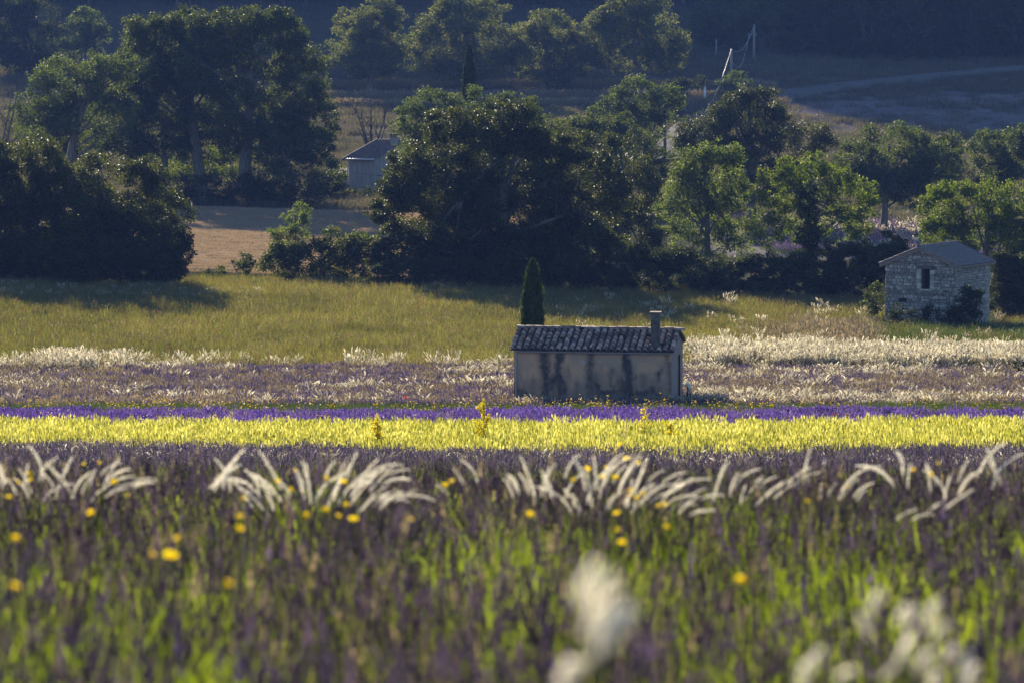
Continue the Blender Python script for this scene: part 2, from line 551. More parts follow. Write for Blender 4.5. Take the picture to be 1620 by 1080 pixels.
# ------------------------------------------------------------------ plaster hut
def build_hut():
    th = R(8.6)
    front_r = at(1062, 600, 143.4)                      # front right corner, nearest to the camera
    L, W, EH = 6.05, 4.1, 2.12
    zb = float(zg(front_r[0] - 3, 144.5)) - .0
    ux = np.array((math.cos(th), -math.sin(th)))        # along the front wall, to the right
    org = front_r[:2] - ux * L
    base = at(812, 640, 144.2)[2]
    root = empty('plaster_hut', (org[0], org[1], base), -th)
    tag(root, 'small plastered field hut with streaked walls and clay tile roof', 'hut')
    rise, oh = .58, .16
    # front wall: dense sheet so that the stains keep their own shapes
    nx, nz = 190, 74
    xs, zs = np.linspace(0, L, nx), np.linspace(-.5, EH, nz)
    X, Z = np.meshgrid(xs, zs)
    px = 812 + X / L * 250
    h = (Z + .0) / EH
    wob = (fbm(X, Z * .5, .5, 3) - .5) + .5 * (fbm(X, Z, .13, 13) - .5)
    st = np.zeros_like(X)
    for c0, w0, w1, top, amt in [(861, 9, 12, 1.1, .95), (884, 4, 11, 1.1, 1.0), (934, 7, 14, .98, .8), (992, 3.5, 14, 1.1, 1.0),
                                 (968, 4, 9, .7, .6), (1015, 4, 12, .62, .5), (1056, 5, 7, 1.0, .6), (840, 5, 12, .5, .5), (908, 5, 10, .45, .5), (1040, 6, 10, .4, .5)]:
        w = w1 + (w0 - w1) * np.clip(h, 0, 1)
        cx = c0 + (1 - h) * 4 + wob * 14
        st = np.maximum(st, amt * np.exp(-((px - cx) / w) ** 2) * (1 - sstep(top - .06, top + .04, h)))
    low = sstep(.74, .34, h + wob * .8) * .85
    st = np.maximum(st, low * (.35 + .65 * sstep(.35, .6, fbm(X, Z, .55, 8))))
    foot = 1 - sstep(.10, .2, h + wob * .25)
    st = np.clip(st * (.75 + .6 * (fbm(X, Z, .12, 11))), 0, 1)
    warm = np.array((.62, .375, .235))
    warm2 = np.array((.48, .32, .225))
    grey = np.array((.075, .065, .065))
    pale = np.array((.24, .215, .20))
    m2 = sstep(.35, .65, fbm(X, Z, .8, 21))[..., None]
    col = warm * (1 - m2) + warm2 * m2
    col = col * (1 - st[..., None]) + grey * st[..., None]
    col = col * (1 - .55 * foot[..., None]) + pale * .55 * foot[..., None]
    V = np.stack([X, (fbm(X, Z, .35, 31) - .5) * .02, Z], -1).reshape(-1, 3)
    i = (np.arange(nz - 1)[:, None] * nx + np.arange(nx - 1)[None, :])
    Fc = np.stack([i, i + 1, i + nx + 1, i + nx], -1).reshape(-1, 4)
    plaster = attr_mat('hut_plaster', 'stain', 26, .22, dist=.008, bump=.5)
    link('front_wall', mesh_np('front_wall', V, Fc, [plaster], attrs={'stain': np.concatenate([col.reshape(-1, 3), np.ones((nx * nz, 1))], 1)}, smooth=True), root)
    # right gable end, weathered boards and render, with a door
    gm = rough_mat('hut_gable', [(.3, (.14, .12, .11)), (.5, (.25, .22, .20)), (.7, (.33, .29, .26))], 5, stretch=(4, 4, .5))
    g = MB()
    y0, y1, y2, y3 = 2.3, 3.2, 0.02, W
    poly = lambda pts, x: g.add([(x, a, b) for a, b in pts], [tuple(range(len(pts)))])
    zt = lambda y: EH + rise * (1 - abs(y - W / 2) / (W / 2))
    poly([(y2, -.5), (y0, -.5), (y0, zt(y0)), (W / 2, zt(W / 2)), (y2, zt(y2))], L)
    poly([(y1, -.5), (y3, -.5), (y3, zt(y3)), (y1, zt(y1))], L)
    poly([(y0, 1.75), (y1, 1.75), (y1, zt(y1)), (y0, zt(y0))], L)
    g.build('gable_wall', gm, root)
    dm = rough_mat('old_door', [(.3, (.05, .04, .035)), (.7, (.12, .09, .07))], 6, stretch=(8, 8, .4))
    d = MB()
    for k in range(4):
        d.box((L - .10, y0 + .005 + k * .224, -.45), (L - .05 + .008 * (k % 2), y0 + .222 + k * .224, 1.74))
    d.build('door', dm, root)
    l = MB()
    l.add([(0, W, -.5), (0, 0.02, -.5), (0, 0.02, EH), (0, W / 2, zt(W / 2)), (0, W, EH)], [(0, 1, 2, 3, 4)])
    l.add([(L, W, -.5), (0, W, -.5), (0, W, EH), (L, W, EH)], [(0, 1, 2, 3)])
    l.build('rear_walls', gm, root)
    # eaves fascia and gutter
    gut = rough_mat('pale_gutter', [(.3, (.30, .28, .29)), (.7, (.40, .37, .38))], 3, rough=.6, bump=.05)
    t = MB()
    a = np.linspace(math.pi, 2 * math.pi, 8)
    prof = [(math.cos(q) * .055 - .10, math.sin(q) * .055) for q in a] + [(math.cos(q) * .047 - .10, math.sin(q) * .047) for q in a[::-1]]
    vs = [(x, p[0], EH - .06 + p[1]) for x in (.02, L - .02) for p in prof]
    n = len(prof)
    t.add(vs, [(i, (i + 1) % n, n + (i + 1) % n, n + i) for i in range(n)] + [tuple(range(n))[::-1], tuple(range(n, 2 * n))])
    t.build('gutter', gut, root)
    dp = MB()
    dp.tube([(.10, -.10, EH - .1), (.10, -.09, EH - .22), (.10, -.065, EH - .32), (.10, -.065, -.4)], .042, 8)
    dp.build('downpipe', gut, root, smooth=True)
    # round vent ring
    v = MB()
    vx, vz, r0 = (923 - 812) / 250 * L, (640 - 571.5) * .0240, .075
    ring = []
    for k in range(20):
        q = k / 20 * 2 * math.pi
        for rr, yy in ((r0, -.012), (r0, -.035), (r0 - .022, -.035), (r0 - .022, -.012)):
            ring.append((vx + math.cos(q) * rr, yy, vz + math.sin(q) * rr))
    v.add(ring, [(k * 4 + j, k * 4 + (j + 1) % 4, ((k + 1) % 20) * 4 + (j + 1) % 4, ((k + 1) % 20) * 4 + j) for k in range(20) for j in range(4)])
    v.build('vent_ring', rough_mat('vent_paint', [(.3, (.5, .5, .52)), (.7, (.62, .62, .64))], 5, bump=0), root)
    # roof
    sl = math.hypot(W / 2 + oh, rise * (W / 2 + oh) / (W / 2))
    ang = math.atan2(rise, W / 2)
    roof = MB()
    ez = EH - rise * oh / (W / 2)
    x0, x1 = -.16, L + .12
    roof.add([(x0, -oh, ez + .012), (x1, -oh, ez + .012), (x1, W / 2, EH + rise + .012), (x0, W / 2, EH + rise + .012),
              (x0, W + oh, ez + .012), (x1, W + oh, ez + .012),
              (x0, -oh, ez + .05), (x1, -oh, ez + .05), (x1, W / 2, EH + rise + .05), (x0, W / 2, EH + rise + .05), (x0, W + oh, ez + .05), (x1, W + oh, ez + .05)],
             [(0, 3, 2, 1), (3, 4, 5, 2), (6, 7, 8, 9), (9, 8, 11, 10), (0, 1, 7, 6), (1, 2, 8, 7), (2, 5, 11, 8), (0, 6, 9, 3), (3, 9, 10, 4), (4, 10, 11, 5)])
    tile_m = rough_mat('clay_tiles', [(.2, (.10, .072, .066)), (.4, (.22, .14, .115)), (.58, (.34, .21, .165)), (.8, (.48, .37, .31))], 7, rough=.8, bump=.4, obj_random=.55, coords='Object')
    old_m = rough_mat('tile_bed', [(.3, (.045, .035, .032)), (.7, (.10, .07, .06))], 8)
    ro = roof.build('roof', old_m, root)

    def tile_mesh(name, ln, r_low, r_up, th_=.014):
        m_ = MB()
        k = 7
        aa = np.linspace(math.radians(8), math.radians(172), k)
        vs = []
        for rr, s in ((r_low, 0), (r_up, ln)):
            for q in aa: vs.append((math.cos(q) * rr, s, math.sin(q) * rr))
        for q in aa: vs.append((math.cos(q) * (r_low - th_), .0, math.sin(q) * (r_low - th_)))
        fs = [(j, j + 1, k + j + 1, k + j) for j in range(k - 1)] + [(2 * k + j, 2 * k + j + 1, j + 1, j) for j in range(k - 1)]
        m_.add(vs, fs)
        me = bpy.data.meshes.new(name)
        me.from_pydata(m_.v, [], m_.f)
        me.materials.append(tile_m)
        me.polygons.foreach_set('use_smooth', [True] * len(m_.f))
        return me
    tms = [tile_mesh('tile', .46, .098, .078), tile_mesh('tile', .45, .104, .08), tile_mesh('tile', .47, .094, .076)]
    rg = random.Random(5)
    ncol, nrow = 25, 6
    pitch = (x1 - x0 - .18) / (ncol - 1)
    step = (sl - .06) / nrow
    eul = (ang, 0, 0)
    for cidx in range(ncol):
        cxx = x0 + .09 + cidx * pitch + rg.uniform(-.012, .012)
        for r_ in range(nrow):
            s = r_ * step - .05
            y = -oh + s * math.cos(ang)
            z = ez + .055 + s * math.sin(ang)
            if abs(cxx - ((1035 - 812) / 250 * L)) < .15 and 1 <= r_ <= 2: continue      # the chimney stands here
            o = link('tile', tms[rg.randrange(3)], ro)
            o.location = (cxx + rg.uniform(-.012, .012), y + rg.uniform(-.02, .02), z + rg.uniform(-.006, .01))
            e = list(eul)
            e[0] += rg.uniform(-.035, .01) - .02
            e[1] = rg.uniform(-.05, .05)
            e[2] = rg.uniform(-.03, .03)
            o.rotation_euler = e
    # channel tiles between the covers and the far slope, joined, coloured darker than the covers
    ch = MB()
    for cidx in range(ncol - 1):
        cxx = x0 + .09 + (cidx + .5) * pitch
        for r_ in range(nrow):
            s0, s1 = r_ * step - .08, r_ * step - .05 + .45
            aa = np.linspace(math.radians(200), math.radians(340), 5)
            vs = []
            for s, rr in ((s0, .08), (s1, .10)):
                for q in aa:
                    vs.append((cxx + math.cos(q) * rr, -oh + s * math.cos(ang), ez + .115 + r_ * 0 + (.0 if s == s0 else -.025) + s * math.sin(ang) + math.sin(q) * rr * .6))
            ch.add(vs, [(j, j + 1, 5 + j + 1, 5 + j) for j in range(4)])
    for cidx in range(ncol):
        cxx = x0 + .09 + cidx * pitch
        aa = np.linspace(0, math.pi, 6)
        vs = []
        for s in (0, sl):
            for q in aa:
                vs.append((cxx + math.cos(q) * .098, W + oh + .05 - s * math.cos(ang), ez + .055 + s * math.sin(ang) + math.sin(q) * .09))
        ch.add(vs, [(j, j + 1, 6 + j + 1, 6 + j) for j in range(5)])
    tag(ch.build('channel_tiles', old_m, ro, smooth=True), kind='stuff')
    rm = tile_mesh('ridge_tile', .42, .115, .10)
    k = int((x1 - x0) / .36)
    for j in range(k + 1):
        o = link('ridge_tile', rm, ro)
        o.location = (x0 - .03 + j * .36, W / 2 + rg.uniform(-.015, .015), EH + rise + .055 + rg.uniform(-.012, .014))
        o.rotation_euler = (rg.uniform(-.05, .05), rg.uniform(-.03, .03), -math.pi / 2 + rg.uniform(-.05, .05))
    # moss and debris lumps on the tiles
    moss = MB()
    for q in range(14):
        cxx, s = rg.uniform(.5, L - .3), rg.uniform(.2, sl - .2)
        if q in (0, 1, 2): cxx, s = ((862, .3) if q == 0 else (1048, .5) if q == 1 else (862, 1.7))[0:2]; cxx = (cxx - 812) / 250 * L
        for w in range(8):
            pt = np.array((cxx + rg.gauss(0, .07), -oh + s * math.cos(ang) + rg.gauss(0, .05), ez + .12 + s * math.sin(ang) + rg.uniform(0, .05)))
            rr = rg.uniform(.025, .06)
            moss.add([pt + (rr, 0, 0), pt + (0, rr, 0), pt + (-rr, 0, 0), pt + (0, -rr, 0), pt + (0, 0, rr), pt - (0, 0, rr)],
                     [(0, 1, 4), (1, 2, 4), (2, 3, 4), (3, 0, 4), (1, 0, 5), (2, 1, 5), (3, 2, 5), (0, 3, 5)])
    tag(moss.build('moss', rough_mat('moss', [(.3, (.02, .022, .012)), (.7, (.05, .05, .025))], 12), ro), kind='stuff')
    # chimney
    cm = rough_mat('chimney_render', [(.3, (.06, .05, .048)), (.55, (.13, .105, .095)), (.75, (.21, .17, .15))], 5, bump=.5)
    c = MB()
    cx = (1035 - 812) / 250 * L
    cyy, hw = .42, .165
    cz0, cz1 = EH - .1, EH + 1.42
    cb = c
    for q in range(6):
        za, zb_ = cz0 + (cz1 - cz0) * q / 6, cz0 + (cz1 - cz0) * (q + 1) / 6
        cb.box((cx - hw + .004 * (q % 2), cyy - hw, za), (cx + hw, cyy + hw + .004 * (q % 2), zb_ - .004))
    cho = c.build('chimney', cm, root)
    cap = MB()
    cap.box((cx - hw - .05, cyy - hw - .05, cz1), (cx + hw + .05, cyy + hw + .05, cz1 + .045), 0, .006, rg)
    cap.build('chimney_cap', tile_m, cho)
    fl = MB()
    fl.box((cx - hw - .03, cyy - hw - .05, EH + .02), (cx + hw + .03, cyy + hw + .02, EH + .24), 0, .02, rg)
    fl.build('flashing', cm, cho)
    return root


build_hut()


def build_post():
    b = hit(1089, 641, 137)
    b = ground_at(1089.5, 143)
    b[2] = at(1089, 642, 143)[2]
    root = empty('water_standpipe', b)
    tag(root, 'thin dark standpipe with a pale hood beside the plaster hut', 'standpipe')
    p = MB()
    p.tube([(0, 0, -.3), (0, 0, .74)], .028, 8)
    p.build('pipe', rough_mat('dark_pipe', [(.3, (.015, .02, .018)), (.7, (.03, .035, .03))], 5, rough=.5), root)
    h = MB()
    h.tube([(-.07, 0, .78), (-.03, 0, .86), (.02, 0, .83), (.06, 0, .72), (.075, 0, .58)], [.02, .055, .075, .065, .03], 8)
    h.build('hood', rough_mat('pale_hood', [(.3, (.5, .5, .48)), (.7, (.65, .65, .62))], 5, rough=.5, bump=.05), root, smooth=True)
    s = MB()
    s.tube([(.075, 0, .6), (.10, .01, .45), (.09, .01, .28)], .018, 6)
    s.build('hose', rough_mat('hose', [(.3, (.03, .03, .03)), (.7, (.05, .05, .05))], 5, rough=.5), root, smooth=True)


build_post()

# ------------------------------------------------------------------ stone house
def build_stone_house():
    th = R(32.0)
    W, D, EH, rise = 4.13, 4.1, 3.06, .84
    corner = at(1400, 508, 200.0)                     # front left corner at the ground
    root = empty('stone_house', corner, -th)
    tag(root, 'roofed two-level rubble stone house with a small dark window', 'house')
    st = rough_mat('rubble_stone', [(.2, (.22, .20, .185)), (.42, (.34, .315, .29)), (.6, (.43, .40, .37)), (.8, (.52, .49, .46))], 6, rough=.9, bump=.5, obj_random=.5)
    mort = rough_mat('mortar', [(.3, (.075, .064, .056)), (.7, (.16, .14, .12))], 9, rough=.95, bump=.5)
    rg = random.Random(11)
    zt = lambda x: EH + rise * (1 - abs(x - W / 2) / (W / 2))
    # openings in the front gable (x0, x1, z0, z1)
    win = (2.10, 2.62, 1.80, 2.84)
    slot = (.78, 1.26, 1.06, 1.24)
    T = .42

    def wall_cells():
        xs = sorted({0, W / 2, W, win[0], win[1], slot[0], slot[1]})
        out = []
        for a, b in zip(xs, xs[1:]):
            mid = (a + b) / 2
            segs = [(-.6, None)]
            for (q0, q1, z0, z1) in (win, slot):
                if q0 <= mid <= q1: segs = [(-.6, z0), (z1, None)]
            for z0, z1 in segs: out.append((a, b, z0, z1))
        return out
    core = MB()
    for a, b, z0, z1 in wall_cells():
        za, zb = (z1, z1) if z1 is not None else (zt(a), zt(b))
        vs = [(a, .05, z0), (b, .05, z0), (b, T, z0), (a, T, z0), (a, .05, za), (b, .05, zb), (b, T, zb), (a, T, za)]
        core.add(vs, [(0, 3, 2, 1), (4, 5, 6, 7), (0, 1, 5, 4), (1, 2, 6, 5), (2, 3, 7, 6), (3, 0, 4, 7)])
    fw = core.build('gable_wall', mort, root)
    side = MB()
    side.box((W - T, T + .002, -.6), (W - .05, D - T, EH - .02))
    sw = side.build('side_wall', mort, root)
    rest = MB()
    rest.box((.05, T + .002, -.6), (T, D - T, EH - .02))
    rest.box((.0, D - T + .002, -.6), (W, D, EH - .02))
    rest.add([(0, D - .1, EH - .02), (W, D - .1, EH - .02), (W / 2, D - .1, EH + rise - .02)], [(0, 1, 2)])
    rest.build('rear_walls', st, root)
    fl = MB()
    fl.box((T, T, 1.35), (W - T, D - T, 1.45))
    fl.build('upper_floor', M['dead'], root)

    # courses of rubble
    def courses(length, top, z0=-.35):
        out = []
        z = z0
        while z < top:
            h = rg.choice((.09, .11, .12, .14, .16, .19))
            x = rg.uniform(-.1, 0)
            while x < length:
                w = min(rg.uniform(.09, .32) * (1.15 if h > .13 else .85), .5)
                hh = h
                zz = z + rg.uniform(-.012, .012)
                if rg.random() < .14 and h > .13:     # two thin ones over each other
                    out.append((x, x + w - .018, zz, zz + h * .5 - .012))
                    out.append((x, x + w - .018, zz + h * .5, zz + h - .014))
                else:
                    out.append((x, x + w - rg.uniform(.018, .045), zz, zz + hh - rg.uniform(.012, .035)))
                x += w
            z += h
        return out

    def stone_mesh():
        m_ = MB()
        b = .16
        vs = []
        for y, k in ((0, .5), (.55, .5), (1, .5 - b)):
            vs += [(-k, -y, -k), (k, -y, -k), (k, -y, k), (-k, -y, k)]
        vs = [(x + rg.uniform(-.09, .06), y + (rg.uniform(-.25, .15) if y < -.9 else 0), z + rg.uniform(-.14, .10)) for x, y, z in vs]
        fs = []
        for r_ in (0, 4):
            for j in range(4): fs.append((r_ + j, r_ + (j + 1) % 4, r_ + 4 + (j + 1) % 4, r_ + 4 + j))
        fs.append((8, 9, 10, 11))
        m_.add(vs, fs)
        me = bpy.data.meshes.new('stone')
        me.from_pydata(m_.v, [], m_.f)
        me.materials.append(st)
        return me
    sms = [stone_mesh() for _ in range(9)]
    cells = []
    for (a, b, z0, z1) in courses(W, EH + rise):
        a, b = max(a, 0.0), min(b, W)
        if b - a < .06: continue
        zt_ = min(zt(a), zt(b)) - .03
        if z1 > zt_: z1 = zt_
        if z1 - z0 < .045: continue
        skip = False
        for (q0, q1, w0, w1) in (win, slot):
            if b > q0 and a < q1 and z1 > w0 and z0 < w1:
                # trim to the nearer side of the opening
                if a < q0 - .06: b = q0 - .01
                elif b > q1 + .06: a = q1 + .01
                else: skip = True
        if a < win[1] + .1 and b > win[0] - .1 and z1 > win[3] - .0 and z0 < win[3] + .14: skip = True   # the lintel
        if skip or b - a < .05: continue
        cells.append(((b - a) * (z1 - z0), 'f', a, b, z0, z1))
    for (a, b, z0, z1) in courses(D, EH):
        a, b = max(a, 0.0), min(b, D)
        z1 = min(z1, EH - .03)
        if b - a < .06 or z1 - z0 < .045: continue
        cells.append(((b - a) * (z1 - z0) * .42, 's', a, b, z0, z1))
    cells.sort(reverse=True)
    left = {'f': MB(), 's': MB()}
    for k, (_, face, a, b, z0, z1) in enumerate(cells):
        me = sms[rg.randrange(9)]
        dp = rg.uniform(.05, .12)
        if face == 'f':
            loc, ez = ((a + b) / 2, .05, (z0 + z1) / 2), 0
        else:
            loc, ez = (W - .05, (a + b) / 2, (z0 + z1) / 2), math.pi / 2
        scl = (b - a, dp, z1 - z0)
        if k < 300:
            o = link('stone', me, fw if face == 'f' else sw)
            o.location, o.scale, o.rotation_euler = loc, scl, (0, rg.uniform(-.05, .05), ez)
        else:
            mt = Matrix.Translation(loc) @ Matrix.Rotation(ez, 4, 'Z') @ Matrix.Diagonal((*scl, 1))
            left[face].add([mt @ v.co for v in me.vertices], [tuple(p.vertices) for p in me.polygons])
    tag(left['f'].build('small_stones', st, fw), kind='stuff')
    tag(left['s'].build('small_stones', st, sw), kind='stuff')
    # dressed window surround
    wm = rough_mat('old_lintel', [(.3, (.08, .07, .07)), (.7, (.17, .15, .14))], 6, stretch=(.6, 4, 4))
    li = MB()
    li.box((win[0] - .22, -.03, win[3] + .005), (win[1] + .16, .3, win[3] + .125), 0, .008, rg)
    li.build('lintel', wm, fw)
    sl_ = MB()
    sl_.box((win[0] - .06, -.06, win[2] - .10), (win[1] + .06, .3, win[2] - .01), 0, .008, rg)
    sl_.build('sill', st, fw)
    for x0 in (win[0] - .24, win[1] + .005):
        z = win[2]
        while z < win[3] - .12:
            hh = rg.uniform(.2, .32)
            hh = min(hh, win[3] - z)
            q = MB()
            q.box((x0, -.055, z), (x0 + .235, .3, z + hh - .012), 0, .006, rg)
            q.build('jamb_stone', st, fw)
            z += hh
    # roof with flat-lying canal tiles
    ov, og = .26, .22
    k = rise / (W / 2)
    tm = rough_mat('grey_tiles', [(.25, (.12, .10, .10)), (.5, (.20, .165, .155)), (.75, (.29, .24, .22))], 7, rough=.85, bump=.4)
    rf = MB()
    zr, ze = EH + rise, EH - k * ov
    yy0, yy1 = -og, D + og
    vs = []
    for dz in (.0, .10):
        vs += [(-ov, yy0, ze + dz), (W / 2, yy0, zr + dz), (W + ov, yy0, ze + dz), (-ov, yy1, ze + dz), (W / 2, yy1, zr + dz), (W + ov, yy1, ze + dz)]
    rf.add(vs, [(0, 1, 4, 3), (1, 2, 5, 4), (6, 9, 10, 7), (7, 10, 11, 8), (0, 6, 7, 1), (1, 7, 8, 2), (3, 4, 10, 9), (4, 5, 11, 10), (0, 3, 9, 6), (2, 8, 11, 5)])
    ro = rf.build('roof', tm, root)
    for s in (0, 1):       # mortar-bedded verge along the gable
        vb = MB()
        xa = -ov if s == 0 else W + ov
        vs = []
        for y in (yy0 + .05, yy0 + .17):
            vs += [(xa, y, ze - .09), (W / 2, y, zr - .09), (W / 2, y, zr - .005), (xa, y, ze - .005)]
        vb.add(vs, [(0, 1, 2, 3), (4, 7, 6, 5), (0, 4, 5, 1), (1, 5, 6, 2), (2, 6, 7, 3), (3, 7, 4, 0)])
        vb.build('verge_board', rough_mat('verge', [(.3, (.22, .17, .14)), (.7, (.34, .28, .24))], 6), ro)
    tl = MB()
    sln = math.hypot(W / 2 + ov, k * (W / 2 + ov))
    a_ = math.atan(k)
    ny = int((yy1 - yy0) / .19)
    for s in (-1, 1):
        for r_ in range(8):
            for q in range(ny + 1):
                y = yy0 + .06 + q * (yy1 - yy0 - .12) / ny
                s0 = r_ * sln / 8 - .04
                pts = []
                for ss, rr in ((s0, .088), (s0 + .36, .074)):
                    for g in np.linspace(0, math.pi, 5):
                        xx = ss * math.cos(a_)
                        pts.append((W / 2 + s * (W / 2 + ov - xx), y + math.cos(g) * rr + rg.uniform(-.004, .004), ze + .10 + ss * math.sin(a_) + math.sin(g) * rr * .8 + (.012 if ss == s0 else 0) + rg.uniform(-.006, .006)))
                tl.add(pts, [(j, j + 1, 6 + j, 5 + j) for j in range(4)])
    tag(tl.build('roof_tiles', tm, ro), kind='stuff')
    rd = MB()
    for q in range(12):
        y = yy0 + q * (yy1 - yy0) / 12
        pts = []
        for ss, rr in ((0, .12), (.45, .10)):
            for g in np.linspace(0, math.pi, 6):
                pts.append((W / 2 + math.cos(g) * rr, y + ss, zr + .10 + math.sin(g) * rr))
        rd.add(pts, [(j, j + 1, 7 + j, 6 + j) for j in range(5)])
    rd.build('ridge_tiles', tm, ro)


build_stone_house()

# ------------------------------------------------------------------ pale farmhouse far behind the oak, and its lean-to
def build_farmhouse():
    d0 = 331.0
    c = at(592, 306, d0)                               # nearest corner
    root = empty('farmhouse', c, R(-14))
    tag(root, 'pale rendered farmhouse half hidden behind the big oak', 'farmhouse')
    s = scale_at(d0)
    w = 41 * s / math.cos(R(14))
    h = 54 * s
    dep = 6.2
    rg = random.Random(3)
    wm = rough_mat('pale_render', [(.3, (.22, .195, .18)), (.5, (.31, .28, .26)), (.7, (.38, .35, .32))], 1.4, stretch=(3, 3, .4), bump=.1)
    wall = MB()
    # gable faces right; the eaves side faces the camera
    wall.add([(-w, 0, -.8), (0, 0, -.8), (0, 0, h), (-w, 0, h)], [(0, 1, 2, 3)])
    # the right-hand face runs back and to the right
    gx, gy = 4.6, 4.2
    rz = 1.5
    wall.add([(0, 0, -.8), (gx, gy, -.8), (gx, gy, h), (gx / 2, gy / 2, h + rz), (0, 0, h)], [(0, 1, 2, 3, 4)])
    wall.add([(gx, gy, -.8), (gx - w, gy, -.8), (gx - w, gy, h), (gx, gy, h)], [(0, 1, 2, 3)])
    wall.add([(gx - w, gy, -.8), (-w, 0, -.8), (-w, 0, h), (gx / 2 - w, gy / 2, h + rz), (gx - w, gy, h)], [(0, 1, 2, 3, 4)])
    wall.build('wall', wm, root)
    tm = rough_mat('old_roof_tiles', [(.25, (.09, .075, .075)), (.5, (.17, .13, .12)), (.75, (.27, .20, .17))], 3, bump=.5)
    rf = MB()
    e = .25
    k = rz / (gy / 2)
    P = lambda t, y, up: (t + gx / gy * y, y, h + k * min(y, gy - y) + up)
    for up in (.03, .14):
        rf.add([P(-w - e, -e, up), P(e, -e, up), P(e, gy / 2, up), P(-w - e, gy / 2, up)], [(0, 1, 2, 3)])
        rf.add([P(-w - e, gy + e, up), P(e, gy + e, up), P(e, gy / 2, up), P(-w - e, gy / 2, up)], [(0, 3, 2, 1)])
    b = 0
    rf.f += [(0, 1, 9, 8), (1, 2, 10, 9), (5, 6, 14, 13)]
    rf.mi += [0, 0, 0]
    for j in range(11):
        t = -w - e + j * (w + 2 * e) / 10
        rf.tube([P(t, -e, .15), P(t, gy / 2, .15)], .085, 6)
    ro = rf.build('roof', tm, root)
    ch = MB()
    q = P(-w * .15, gy * .38, 0)
    ch.box((q[0] - .3, q[1] - .3, q[2] - .2), (q[0] + .3, q[1] + .3, q[2] + .75), 0, .02, rg)
    co = ch.build('chimney', wm, ro)
    cc = MB()
    cc.box((q[0] - .36, q[1] - .36, q[2] + .77), (q[0] + .36, q[1] + .36, q[2] + .85))
    cc.box((q[0] - .3, q[1] - .3, q[2] + .851), (q[0] + .3, q[1] + .3, q[2] + 1.05))
    cc.build('chimney_cap', M['dead'], co)
    gt = MB()
    gt.tube([(-w - e, -.24, h - .02), (.1, -.24, h - .02)], .075, 8)
    gm = rough_mat('zinc', [(.3, (.5, .5, .52)), (.7, (.6, .6, .62))], 3, rough=.5, bump=0)
    gt.build('gutter', gm, root, smooth=True)
    dpi = MB()
    dpi.tube([(-w - .12, -.2, h - .05), (-w - .05, -.1, h - .3), (-w - .05, -.1, -.8)], .06, 8)
    dpi.build('downpipe', gm, root, smooth=True)
    # lean-to
    c2 = at(515, 285, d0 + 2)
    lo = empty('lean_to_shed', c2, R(-8))
    tag(lo, 'low tiled lean-to roof left of the pale farmhouse', 'shed')
    sw = 38 * s
    m = MB()
    m.box((0, 0, -1.5), (sw, 3, .1))
    m.build('wall', wm, lo)
    r2 = MB()
    vs = []
    for up in (.11, .24):
        vs += [(-.2, -.25, up - .05), (sw + .0, -.25, up - .05), (sw, 3.2, up + .72), (.55, 3.2, up + .72)]
    r2.add(vs, [(0, 3, 2, 1), (4, 5, 6, 7), (0, 1, 5, 4), (1, 2, 6, 5), (2, 3, 7, 6), (3, 0, 4, 7)])
    r2.build('roof', tm, lo)


build_farmhouse()

